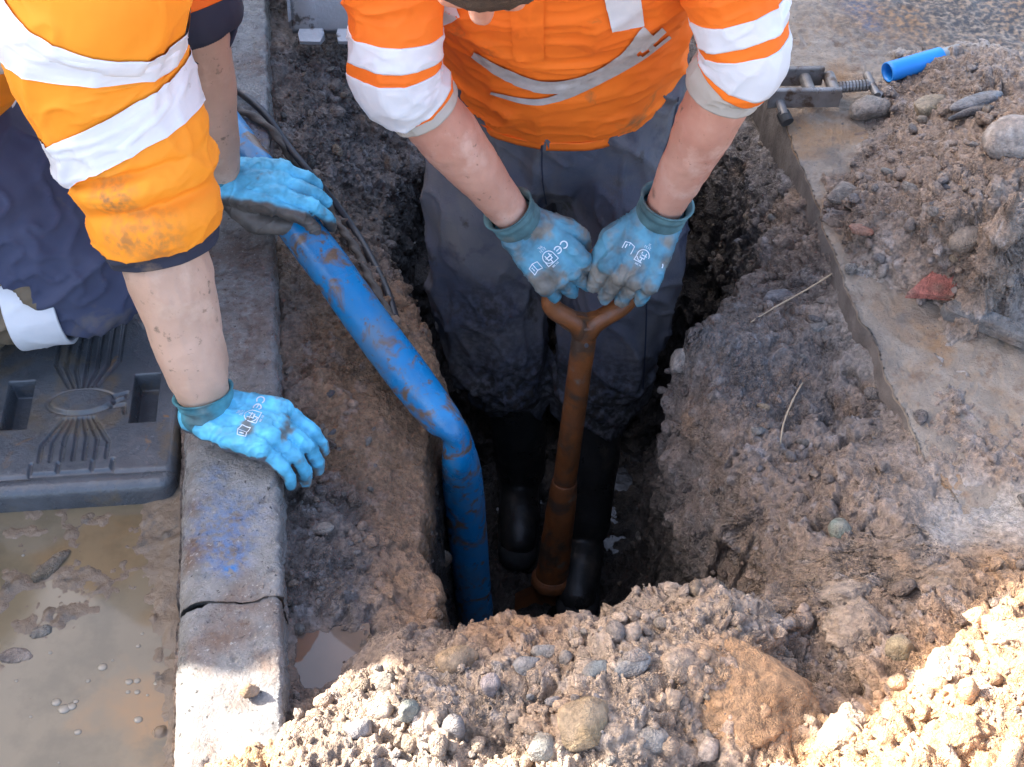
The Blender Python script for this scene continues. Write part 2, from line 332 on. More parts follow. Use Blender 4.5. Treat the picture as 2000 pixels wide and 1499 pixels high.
def polysd(p, poly):                         # signed distance, positive inside
    d = np.full(len(p), 9.0); ins = np.zeros(len(p), bool)
    for a, b in zip(poly, np.roll(poly, -1, 0)):
        e = b - a; w = p - a; t = np.clip((w @ e) / (e @ e), 0, 1); d = np.minimum(d, np.linalg.norm(w - t[:, None] * e, axis=1))
        c = ((a[1] > p[:, 1]) != (b[1] > p[:, 1])) & (p[:, 0] < (b[0] - a[0]) * (p[:, 1] - a[1]) / (b[1] - a[1] + 1e-12) + a[0]); ins ^= c
    return np.where(ins, d, -d)
z0 = np.zeros(len(gp))
wob = fbm(np.stack([gp[:, 0] * 9, gp[:, 1] * 9, z0], 1), 4, 5) * .022 + fbm(np.stack([gp[:, 0] * 40, gp[:, 1] * 40, z0], 1), 2, 9) * .005
G_pd = (polysd(gp, PIT) + wob).reshape(gn.shape)
def gsamp(G, n, s):                          # bilinear look-up on the coarse grid
    u = np.clip((n - GN[0]) / (GN[1] - GN[0]), 0, len(GN) - 1.001); v = np.clip((s - GS[0]) / (GS[1] - GS[0]), 0, len(GS) - 1.001)
    i = u.astype(int); j = v.astype(int); fu = u - i; fv = v - j
    if G.ndim == 3: fu = fu[..., None]; fv = fv[..., None]
    return (G[j, i] * (1 - fu) + G[j, i + 1] * fu) * (1 - fv) + (G[j + 1, i] * (1 - fu) + G[j + 1, i + 1] * fu) * fv
PIT_Z = -0.80
def soilz(n, s):
    b = gsamp(G_base, n, s); d = gsamp(G_pd, n, s); ov = sstep(-.170, -.205, n)
    b = b * (1 - ov) + ov * (-.07 + .10 * sstep(.86, .74, s) * sstep(-.35, -.25, n))
    for kk, zt_ in ((sstep(.54, .32, s), -.03), (sstep(2.40, 2.54, s), -.010), (sstep(1.16, 1.31, n), -.03)): b = b * (1 - kk) + zt_ * kk
    fl = PIT_Z + .38 * sstep(1.78, 1.98, s)
    k = sstep(-.008, .034, d) * .82 + .18 * sstep(-.02, .11, d)
    return b + (fl - b) * k
NR, NC = 790, 890
SR = np.linspace(.31, 2.56, NR); nf = np.linspace(-.335, 1.32, 1650)
zz = soilz(np.tile(nf, (NR, 1)), np.tile(SR[:, None], (1, len(nf))))
arc = np.cumsum(np.hypot(np.diff(nf)[None], np.diff(zz, axis=1) * .8), axis=1); arc = np.hstack([np.zeros((NR, 1)), arc])
k = np.ones(41) / 41; arcs = np.apply_along_axis(lambda c: np.convolve(np.pad(c, 20, 'edge'), k, 'valid'), 0, arc / arc[:, -1:])
TN = np.stack([np.interp(np.linspace(0, 1, NC), arcs[i], nf) for i in range(NR)])
TS = np.tile(SR[:, None], (1, NC)); TZ = soilz(TN, TS); TX, TY = ns2xy(TN, TS)
P = np.stack([TX, TY, TZ], -1); NRM = gnormals(P, False)
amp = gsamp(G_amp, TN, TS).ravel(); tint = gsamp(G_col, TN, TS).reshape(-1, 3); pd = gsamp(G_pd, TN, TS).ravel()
p3 = P.reshape(-1, 3).astype(np.float32)
warp = np.stack([vnoise(p3 * 60, 31) + .6 * vnoise(p3 * 150, 34), vnoise(p3 * 60, 32) + .6 * vnoise(p3 * 150, 35), vnoise(p3 * 60, 33)], 1) * .009
f1, g1, r1, t1 = cells((p3 + warp) * 22, 3); f2, g2, r2, t2 = cells((p3 + warp * .9) * 62, 4)
cr1 = np.exp(-((g1 - f1) / .10) ** 2); cr2 = np.exp(-((g2 - f2) / .12) ** 2)
lump1 = np.clip(1 - (f1 / (.5 + .4 * r1)) ** 1.6, 0, 1) ** .8; lump2 = np.clip(1 - (f2 / (.5 + .4 * r2)) ** 1.5, 0, 1) ** .8
big = fbm(p3 * 9, 3, 41); mid = fbm(p3 * 34, 3, 51, .62); fine = fbm(p3 * 115, 2, 61, .6)
inpit = sstep(0, .05, pd)
lumpm = amp * (1 - .6 * inpit)
patch = sstep(-.25, .3, fbm(p3 * 13, 3, 71))
disp = big * (.010 + .012 * lumpm) + mid * (.003 + .008 * lumpm) + fine * (.0010 + .0022 * lumpm)
disp += ((r1 - .4) * .017 + t1 * .017 - cr1 * .005) * lumpm * (.3 + .7 * patch) + ((r2 - .4) * .0045 + t2 * .0050 - cr2 * .0012) * lumpm
disp += lumpm * (.0060 * fbm(p3 * 66 + warp * 40, 2, 85, .6, True) + .004 * fbm(p3 * 24, 3, 87, .5, True))
disp += inpit * (.022 * fbm(p3 * 9 + 3, 3, 81, .55, True) + .010 * fbm(p3 * 30, 4, 83, .6) + t1 * .010 - cr1 * .004)
P2 = P.reshape(-1, 3) + NRM.reshape(-1, 3) * disp[:, None]
# colour of the soil itself: clods differ, stones show grey, damp clay is browner; pit shade is painted in too
cellv = (r1 - .5)[:, None] * lump1[:, None] * .5 + (r2 - .5)[:, None] * lump2[:, None] * .55
tint = tint * (1 + cellv * lumpm[:, None]) * (1 + .22 * mid[:, None])
grey = ((r2 > .84) & (lump2 > .25)).astype(float)[:, None] * lumpm[:, None] * .4
tint = tint * (1 - grey) + grey * (np.array([.20, .20, .205]) * (.6 + .9 * r1[:, None]))
pit_shade = sstep(-.20, -.34, P2[:, 2] + .05 * fbm(p3 * 7, 3, 93))[:, None]; tint = tint * (1 - pit_shade) + pit_shade * np.array([.042, .034, .028]) * (1 + .5 * mid[:, None])   # shade of the deep pit painted into the tint
ora = sstep(.28, .6, fbm(p3 * 11 + 5, 3, 91))[:, None] * .38 * (1 - pit_shade)
tint = tint * (1 - ora) + ora * np.array(CK['o']) * .85
tint = np.clip(tint * (1.28 + .12 * sstep(1.0, .88, P2[:, 1]))[:, None], .012, .6)
fore = sstep(1.0, .88, P2[:, 1]); rgh = .40 + .44 * fore + .14 * patch - .08 * (1 - amp)
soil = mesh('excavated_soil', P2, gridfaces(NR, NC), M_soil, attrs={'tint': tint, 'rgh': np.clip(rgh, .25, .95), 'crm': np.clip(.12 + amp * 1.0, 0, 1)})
struct(soil, 'structure', 'brown clumpy soil of the dug trench and spoil')
def soil_at(x, y):                           # surface height under a point
    n, s = xy2ns(x, y); j = int(np.clip(np.searchsorted(SR, s), 1, NR - 1)); i = int(np.clip(np.searchsorted(TN[j], n), 1, NC - 1))
    return P2[j * NC + i]
def soil_hit(px, py):                        # where a sight line meets the soil
    d = ray(px, py); best = None
    for t in np.arange(1.3, 3.4, .006):
        q = np.array([0, 0, CAM_H]) + d * t; sz = soil_at(q[0], q[1])[2]
        if q[2] <= sz: return np.array([q[0], q[1], sz])
    return U(px, py, 0)

# loose clods and gravel -------------------------------------------------------
def icos(sub):
    bm = bmesh.new(); bmesh.ops.create_icosphere(bm, subdivisions=sub, radius=1.0)
    v = np.array([q.co[:] for q in bm.verts]); f = np.array([[x.index for x in p.verts] for p in bm.faces]); bm.free(); return v, f
def rock(v, seed, lump=.28, facet=.5, an=(1, .8, .65)):
    r = np.random.default_rng(seed); q = v.copy()
    q = q * (1 + lump * fbm(v * 1.3 + seed * 3.1, 3, seed)[:, None])
    for _ in range(int(9 * facet)):          # cut flat faces
        n = r.normal(size=3); n /= np.linalg.norm(n); h = r.uniform(.62, .9); d = q @ n
        q = q - np.clip(d - h, 0, None)[:, None] * n * .92
    return q * np.array(an)
def clod(v, seed):
    q = v * (1 + .38 * fbm(v * 1.5 + seed * 2.3, 4, seed, .6)[:, None])
    f, _ = worley(v * 1.7 + seed, seed); return q * (1 + .28 * (.6 - f)[:, None]) * np.array([1, .85, .75])
def randrot(r):
    q = r.normal(size=4); q /= np.linalg.norm(q); w, x, y, z = q
    return np.array([[1 - 2 * (y * y + z * z), 2 * (x * y - z * w), 2 * (x * z + y * w)], [2 * (x * y + z * w), 1 - 2 * (x * x + z * z), 2 * (y * z - x * w)], [2 * (x * z - y * w), 2 * (y * z + x * w), 1 - 2 * (x * x + y * y)]])
def crumb(v, seed, k=1.0):                    # crumbly lump of soil
    q = v * (1 + (.30 + .18 * (k > .8)) * fbm(v * 1.1 + seed * 2.3, 2, seed)[:, None] + k * .26 * fbm(v * 3.1 + seed, 6, seed + 1, .74)[:, None])
    f, r = worley(v * 3.4 + seed, seed); f2, _ = worley(v * 8.5 + seed, seed + 1)
    return q * (1 + k * .22 * (.5 - f)[:, None] * (r > .3)[:, None] + k * .11 * (.45 - f2)[:, None])
def cut(v, seed, k):                          # break flat faces off a lump
    r = np.random.default_rng(seed + 900); q = v.copy()
    for _ in range(k):
        n = r.normal(size=3); n /= np.linalg.norm(n); h = r.uniform(.5, .85); d = q @ n; q = q - np.clip(d - h, 0, None)[:, None] * n * .8
    return q
I1, I2, I3, I4, I5 = icos(1), icos(2), icos(3), icos(4), icos(5)
SH2 = [cut(crumb(I2[0], s), s, 7) * np.array([1, .85, .75]) for s in range(8)] + [cut(rock(I2[0], s + 40, .2, 1.4), s, 4) for s in range(4)]
SH1 = [clod(I1[0], s + 20) for s in range(6)] + [cut(rock(I1[0], s + 60, .25, 1.4), s, 3) for s in range(4)]
area = np.linalg.norm(np.cross(np.gradient(P, axis=1), np.gradient(P, axis=0)), axis=2).ravel()
up = NRM.reshape(-1, 3)[:, 2]
vis = (P2[:, 1] > .55) & (pd < .03) & (np.abs(P2[:, 0]) < .42 * (.643 * P2[:, 1] + 1.22) + .05)
hidden = (P2[:, 2] < -.004) & (TN.ravel() > .74)
STONEC = np.array([(.20, .19, .18), (.125, .12, .12), (.27, .25, .22), (.29, .22, .145), (.22, .16, .13), (.17, .175, .16), (.15, .15, .155)])
def scatter(name, num, shapes, fac, r0, r1, weight, stonefrac, label, sink=.25):
    w = area * weight * vis * ~hidden; idx = rng.choice(len(w), num, p=w / w.sum())
    V, F, T, R = [], [], [], []; o = 0
    for i in idx:
        st = rng.random() < stonefrac; k = rng.integers(8 if len(shapes) == 12 else 6, len(shapes)) if st else rng.integers(0, 8 if len(shapes) == 12 else 6)
        r = r0 * (r1 / r0) ** (rng.random() ** 1.7)
        v = (shapes[k] * r) @ randrot(rng).T
        v[:, 2] *= .85; v = v + P2[i] + NRM.reshape(-1, 3)[i] * r * (.5 - sink)
        V.append(v); F.append(fac + o); o += len(v)
        base = (STONEC[rng.integers(len(STONEC))] * rng.uniform(.5, 1.1) * .65 + tint[i] * .35) if st else tint[i] * rng.uniform(.75, 1.3)
        T.append(np.tile(base, (len(v), 1))); R.append(np.full(len(v), np.clip(rgh[i] + rng.uniform(-.2, .1) - (.1 if st else 0), .25, .95)))
    ob = mesh(name, np.vstack(V), np.vstack(F), M_soil, attrs={'tint': np.vstack(T), 'rgh': np.concatenate(R), 'crm': np.ones(o)}, smooth=False)
    return struct(ob, 'stuff', label)
wl_ = np.clip(amp - .25, 0, 1) ** 1.2; front = 1 + 1.2 * fore
scatter('soil_clods', 1700, SH2, I2[1], .004, .020, wl_ * front, .22, 'loose brown clods strewn over the spoil')
scatter('fine_gravel', 8000, SH1, I1[1], .0012, .0045, (wl_ + .06) * front, .12, 'fine grey and brown gravel in the soil')
grav = np.clip((.14 - np.linalg.norm(tint - np.array(CK['g']), axis=1)) * 8, 0, 1) * amp
scatter('trench_gravel', 1500, SH1, I1[1], .003, .0085, grav * sstep(1.45, 1.75, P2[:, 1]) + grav * (P2[:, 0] < -.1) + 1e-6, .8, 'wet grey gravel along the trench sides')

# water ---------------------------------------------------------------------
def sheet(name, n0, n1, s0, s1, z, m, step=.02, amp_=0.0, kind='structure', label=None):
    a = np.arange(n0, n1 + step, step); b = np.arange(s0, s1 + step, step); A, B = np.meshgrid(a, b); x, y = ns2xy(A, B)
    q = np.stack([x.ravel() * 14, y.ravel() * 14, 0 * x.ravel()], 1)
    zz_ = np.full(x.size, z) + (amp_ * fbm(q, 3, 3) if amp_ else 0)
    return struct(mesh(name, np.stack([x.ravel(), y.ravel(), zz_], 1), gridfaces(*A.shape), m), kind, label)
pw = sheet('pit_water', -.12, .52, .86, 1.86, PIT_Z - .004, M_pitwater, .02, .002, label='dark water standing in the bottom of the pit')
q0 = U(640, 1300, -.088); nn, ss = xy2ns(q0[0], q0[1])
cw = sheet('puddle_water', nn - .07, nn + .055, ss - .08, ss + .055, -.0905, M_clear, .01, .0, label='small puddle reflecting the sky between kerb and mound')

# kerb -----------------------------------------------------------------------
kerb = bpy.data.objects.new('kerb', None); COL.objects.link(kerb); kerb['kind'] = 'structure'; kerb['label'] = 'worn concrete kerb running along the trench'
N0, N1 = -.327, -.183
def kerbstone(s0, s1, ds, dn, seedv, fine=True, tilt=0.0):
    pr = [(N0, -.26), (N0, -.045)] + [(N0 + .034 - .034 * math.cos(a), -.045 + .045 * math.sin(a)) for a in np.linspace(.12, PI / 2, 9)]
    pr += [(N1 - .012, 0), (N1 - .004, -.002), (N1, -.008), (N1, -.26)]
    pr = np.array(pr); L = np.r_[0, np.cumsum(np.linalg.norm(np.diff(pr, axis=0), axis=1))]
    m = 120 if fine else 24; l = np.sort(np.r_[np.linspace(0, L[-1], m)]); pn = np.interp(l, L, pr[:, 0]); pz = np.interp(l, L, pr[:, 1])
    k = int((s1 - s0) / (.0035 if fine else .1)) + 2
    t = np.linspace(0, 1, k)[:, None]
    e0 = s0 + .011 * fbm(np.stack([pn * 30, pz * 30, 0 * pn + seedv], 1), 3, 7) + ds; e1 = s1 + .011 * fbm(np.stack([pn * 30, pz * 30, 0 * pn + seedv + 50], 1), 3, 7) - ds
    S = e0[None] * (1 - t) + e1[None] * t; Nn = np.tile(pn, (k, 1)) + dn; Z = np.tile(pz, (k, 1)) + tilt * (S - s0)
    x, y = ns2xy(Nn, S); g = np.stack([x, y, Z], -1); q = g.reshape(-1, 3)
    nr = gnormals(g, False).reshape(-1, 3)
    if fine:
        pits = sstep(.35, .62, fbm(q * 85, 3, 23)); edge = np.exp(-((np.tile(pn, (k, 1)).ravel() - N1) / .007) ** 2)
        q = q + nr * (fbm(q * 18, 4, 21) * .0028 - pits * .0042 + fbm(q * 150, 3, 22, .6) * .0022 - edge * .004 * (.5 + fbm(q * 60, 3, 24)))[:, None]
    f = gridfaces(k, m)[:, ::-1]
    f = [tuple(a) for a in f[:, ::-1]] + [tuple(range(m)), tuple((k - 1) * m + i for i in range(m - 1, -1, -1))]
    return mesh('kerb_stone', q, f, M_kerb, kerb)
kerbstone(.12, 1.003, .0012, 0, 1, True, -.004)
kerbstone(1.003, 1.88, .0015, .002, 2)
kerbstone(1.88, 2.76, .004, -.002, 3)
for i in range(4): kerbstone(2.76 + .9 * i, 3.66 + .9 * i, .004, 0, 5 + i, False)
for i in range(3): kerbstone(.12 - .9 * (i + 1), .12 - .9 * i, .004, 0, 15 + i, False)
def tint_spots(m, spots, colour):           # blends noisy colour spots: sprayed surveyors' marks, mud, darker patches
    N = m.node_tree.nodes; L = m.node_tree.links; b = N['Principled BSDF']; src = b.inputs['Base Color'].links[0].from_socket
    tc = N.new('ShaderNodeTexCoord'); nz = N.new('ShaderNodeTexNoise'); nz.inputs['Scale'].default_value = 90; nz.inputs['Detail'].default_value = 6; L.new(tc.outputs['Object'], nz.inputs['Vector'])
    for (p, r, k) in spots:
        d = N.new('ShaderNodeVectorMath'); d.operation = 'DISTANCE'; L.new(tc.outputs['Object'], d.inputs[0]); d.inputs[1].default_value = tuple(p)
        mr = N.new('ShaderNodeMapRange'); mr.inputs[1].default_value = r; mr.inputs[2].default_value = r * .15; mr.inputs[3].default_value = 0; mr.inputs[4].default_value = k; L.new(d.outputs['Value'], mr.inputs[0])
        n2 = N.new('ShaderNodeMapRange'); n2.inputs[1].default_value = .38; n2.inputs[2].default_value = .62; L.new(nz.outputs['Fac'], n2.inputs[0])
        mu = N.new('ShaderNodeMath'); mu.operation = 'MULTIPLY'; L.new(mr.outputs[0], mu.inputs[0]); L.new(n2.outputs[0], mu.inputs[1])
        mx = N.new('ShaderNodeMix'); mx.data_type = 'RGBA'; L.new(mu.outputs[0], mx.inputs[0]); L.new(src, mx.inputs[6]); mx.inputs[7].default_value = (*colour, 1); src = mx.outputs[2]
    L.new(src, b.inputs['Base Color'])
tint_spots(M_kerb, [(U(440, 1020, 0), .075, .55), (U(445, 1090, 0), .045, .6), (U(470, 250, 0), .10, .3), (U(449, 1112, 0), .012, 1.5), (U(420, 930, 0), .03, .3), (U(425, 40, 0), .06, .5)], (.05, .20, .50))
tint_spots(M_slab, [(U(1680, 15, 0), .05, .45), (U(1700, 50, 0), .03, .5)], (.06, .20, .50))
tint_spots(M_slab, [(U(1960, 20, 0), .42, 1.2), (U(1780, -40, 0), .3, .9)], (.055, .058, .062))  # darker grey patch towards the far right corner
tint_spots(M_kerb, [(U(480, 500, 0), .09, .8), (U(485, 590, 0), .10, .75), (U(490, 680, 0), .09, .7), (U(440, 1210, 0), .06, .45), (U(500, 800, 0), .07, .5)], (.15, .105, .085))

# road, puddle ---------------------------------------------------------------
a = np.linspace(-1.15, N0 - .001, 300); b = np.linspace(.45, 2.2, 520); A, B = np.meshgrid(a, b); x, y = ns2xy(A, B)
q = np.stack([x.ravel(), y.ravel(), 0 * x.ravel()], 1)
bankr = sstep(-.40, N0, A.ravel()) * .012
wet = sstep(.95, 1.2, B.ravel()) * .006
WATER = -.0905
RZ = WATER - .0068 + fbm(q * 7, 4, 111) * .0075 + fbm(q * 45, 4, 112) * .0045 + bankr + wet + .002 * np.clip(fbm(q * 120, 2, 113), 0, 1)
f1_, r1_ = worley(q * 26, 9); RZ += np.sqrt(np.clip(1 - (f1_ / .3) ** 2, 0, 1)) * .010 * (r1_ > .88)
ro = mesh('muddy_road', np.stack([x.ravel(), y.ravel(), RZ], 1), gridfaces(*A.shape), M_mudbed); struct(ro, 'structure', 'muddy gutter bed beside the kerb')
pu = sheet('muddy_puddle', -1.14, N0 + .004, .46, 1.9, WATER, M_water, .02, .0, label='brown muddy puddle lying in the gutter')
M_mudwall = mat('muddy_edge', (0.10, 0.082, 0.068), (0.16, 0.135, 0.115), 30, 0.7, 0.8, 150, bdist=.006)
# pavement slab with its sawn edge
def slab_edge(s): return .728 + .05 * np.clip(1.45 - s, 0, 1) ** 1.0 + .012 * fbm(np.stack([s * 6, 0 * s, 0 * s + 4], 1), 2, 6) + .007 * fbm(np.stack([s * 25, 0 * s, 0 * s], 1), 3, 5)
s_ = np.linspace(.35, 2.75, 560); u = np.r_[0, 0, np.linspace(0, 1, 330) ** 1.25]
E = slab_edge(s_)[:, None]; Nn = E + (1.62 - E) * u[None]; S = np.tile(s_[:, None], (1, len(u))); Z = np.zeros_like(Nn); Z[:, 0] = -.12; Z[:, 1] = -.004
Nn[:, 1] += .0; Nn[:, 2] += .004
x, y = ns2xy(Nn, S); q = np.stack([x, y, Z], -1).reshape(-1, 3)
q[:, 2] += np.where(Z.ravel() > -.1, fbm(q * 12, 4, 121) * .005 + fbm(q * 80, 4, 122, .6) * .0036 - .003 * sstep(.3, .6, fbm(q * 50, 3, 123)), 0)
_f = gridfaces(*Nn.shape); pv = mesh('pavement', q, _f, M_slab, mats=[M_mudwall], midx=(np.arange(len(_f)) % (Nn.shape[1] - 1) == 0).astype(int)); struct(pv, 'structure', 'rough concrete pavement with a cut edge')
# everything beyond, out to the horizon
def flat(name, rects, z, m):
    V, F = [], []
    for (n0, n1, s0, s1) in rects:
        o = len(V)
        for (n, s) in ((n0, s0), (n1, s0), (n1, s1), (n0, s1)): xx, yy = ns2xy(n, s); V.append((xx, yy, z))
        F.append((o, o + 1, o + 2, o + 3))
    return struct(mesh(name, V, F, m, smooth=False))
flat('road', [(-60, N0 - .02, -60, 60)], -.145, M_road)
flat('footway', [(1.6, 60, -60, 60), (N1, 1.6, 2.55, 60), (N1, 1.6, -60, .33)], -.012, M_slab)

# ================================================================== THINGS
M_tyre = mat('tyre_rubber', (0.025, 0.025, 0.025), (0.04, 0.04, 0.038), 60, 0.8)
M_rim = mat('bright_steel', (0.25, 0.25, 0.26), rough=0.4, metal=0.8)
M_ply = mat('weathered_plywood', (0.26, 0.20, 0.13), (0.34, 0.27, 0.18), 6, 0.8, 0.3, 80)
M_post = mat('timber_post', (0.22, 0.16, 0.10), (0.28, 0.21, 0.14), 9, 0.8)
def shadeboard():                              # plywood hoarding added unseen left of the picture to shade the dig
    t = thing('added_shadeboard', 'unseen plywood hoarding with a raked end panel beside the dig', 'shadeboard', (-1.62, 3.0, -.145))
    def panel(poly):
        k = len(poly); V = [(-1.62, a, b) for a, b in poly] + [(-1.638, a, b) for a, b in poly]
        F = [tuple(range(k)), tuple(range(2 * k - 1, k - 1, -1))] + [((i + 1) % k, i, k + i, k + (i + 1) % k) for i in range(k)]
        under(mesh('panel', V, F, M_ply, smooth=False), t)
    panel([(.10, -.14), (.10, .765), (1.315, .765), (1.335, .88), (1.41, .93), (1.445, 1.0), (1.435, 1.05), (1.335, 1.10), (1.335, 1.37), (1.384, 1.42), (1.445, 1.465), (1.49, 1.485), (1.76, 1.67), (1.80, 1.82), (2.20, 2.16), (2.40, 2.29), (2.40, -.14)])  # end outline raked and notched to shape the sun patches
    for a in (2.406, 3.628, 4.85): panel([(a, -.14), (a, 2.30), (a + 1.215, 2.30), (a + 1.215, -.14)])
    for a, h in ((1.60, 1.45), (2.40, 2.25), (3.62, 2.25), (4.84, 2.25), (6.0, 2.25)): MB().box((-1.69, a, h / 2 - .07), (.09, .09, h), bev=.004).obj('post', M_post, t)
    for z in (.5, 2.0): MB().box((-1.665, 4.3 if z > 1 else 4.0, z), (.045, 3.5 if z > 1 else 4.2, .09), bev=.003).obj('rail', M_post, t)
shadeboard()

# blue water pipe ---------------------------------------------------------------
M_pipe = mat('blue_plastic_pipe', (0.002, 0.185, 0.44), (0.006, 0.24, 0.53), 8, 0.34, 0.25, 70, rvar=.14, spots=[((0.10, 0.21, 0.33), 7, 0.46, 0.68), ((0.03, 0.30, 0.62), 5, 0.55, 0.72), ((0.17, 0.115, 0.075), 16, 0.52, 0.62, 1.2), ((0.15, 0.105, 0.07), 55, 0.58, 0.68)])
M_pipein = mat('pipe_bore', (0.01, 0.06, 0.22), rough=0.5)
def tubeobj(name, pts, rad, m, nt=160, seg=40, hint=None, nz=0.0, parent=None, post=None):
    g = loft(pts, rad, hint, nt, seg)
    if nz: g = g + gnormals(g) * (fbm(g.reshape(-1, 3) * 60, 3, 5).reshape(g.shape[:2]) * nz)[..., None]
    if post: g = post(g)
    r, c = g.shape[:2]; f = [tuple(q) for q in gridfaces(r, c, True)] + [tuple(range(c - 1, -1, -1)), tuple((r - 1) * c + i for i in range(c))]
    o = mesh(name, g.reshape(-1, 3), f, m)
    return under(o, parent) if parent is not None else o
R_ = .0345
kink = U(884, 845, -.105)
pp = [U(365, 150, .085), U(425, 232, .078), U(500, 332, .062), U(588, 450, .036), U(650, 532, .004), U(725, 638, -.035), U(800, 738, -.072), U(866, 824, -.104), U(889, 858, -.130), U(899, 900, -.20), U(904, 945, -.28), U(912, 1030, -.42), U(922, 1140, -.60), U(936, 1250, -.80)]
pr = [(R_, R_)] * 6 + [(R_, R_ * 1.0), (R_ * .86, R_ * 1.08), (R_ * .66, R_ * 1.26), (R_ * .86, R_ * 1.08), (R_ * .99, R_)] + [(R_, R_)] * 3
def dent(g):                                 # the crease where the pipe is folded over
    d = g - (kink + np.array([.0, -.026, -.02])); w = np.exp(-(np.linalg.norm(d, axis=2) / .03) ** 2)
    return g + (np.array([.2, .75, .35]) * .024) * w[..., None]
pipe = tubeobj('water_pipe', pp, pr, M_pipe, 260, 56, (1, 0, 0), .0005, post=dent)
tag(pipe, 'muddy blue plastic water pipe kinked over the pit edge', 'pipe')

# cables -------------------------------------------------------------------------
M_cable = mat('black_cable', (0.022, 0.024, 0.030), (0.045, 0.045, 0.048), 22, 0.38, 0.3, 90, spots=[(MUD, 26, 0.64, 0.72)])
M_rope = mat('muddy_cable', (0.14, 0.115, 0.09), (0.09, 0.08, 0.07), 35, 0.7, 0.6, 160)
def along(pts, r, lift=0.0):
    out = []
    for (px, py, z) in pts:
        out.append(z if z is not None else soil_hit(px, py)[2] + r + lift)
    zs = np.array(out); k_ = np.r_[zs[0], zs, zs[-1]]; zs = np.where([p[2] is None for p in pts], np.maximum((k_[:-2] + k_[1:-1] + k_[2:]) / 3, zs), zs)
    return [U(px, py, z) for (px, py, _), z in zip(pts, zs)]
c1 = along([(395, 150, .02), (425, 157, .014), (470, 182, .012), (520, 226, .006), (560, 282, -.02), (605, 338, -.045), (655, 398, None), (700, 462, None), (735, 525, None), (758, 575, None), (772, 620, None)], .007)
tag(tubeobj('electric_cable', c1, [(.0068, .0068)] * len(c1), M_cable, 240, 14), 'thin black cable curving over the kerb into the trench', 'cable')
c2 = along([(395, 196, .014), (430, 205, .012), (485, 224, .012), (528, 252, .004), (560, 296, -.03), (598, 352, None), (645, 418, None), (690, 480, None), (722, 545, None), (752, 600, None), (775, 640, None)], .008)
def twist(g):
    r, c = g.shape[:2]; t = np.arange(r)[:, None]; ph = np.arange(c)[None] / c * 2 * PI
    return g + gnormals(g) * (.0016 * np.cos(2 * (ph + t * .16)))[..., None]
tag(tubeobj('mud_caked_cable', c2, [(.0068, .0068)] * len(c2), M_rope, 320, 18, nz=.0010, post=twist), 'mud caked twisted cable lying beside the black cable', 'cable')

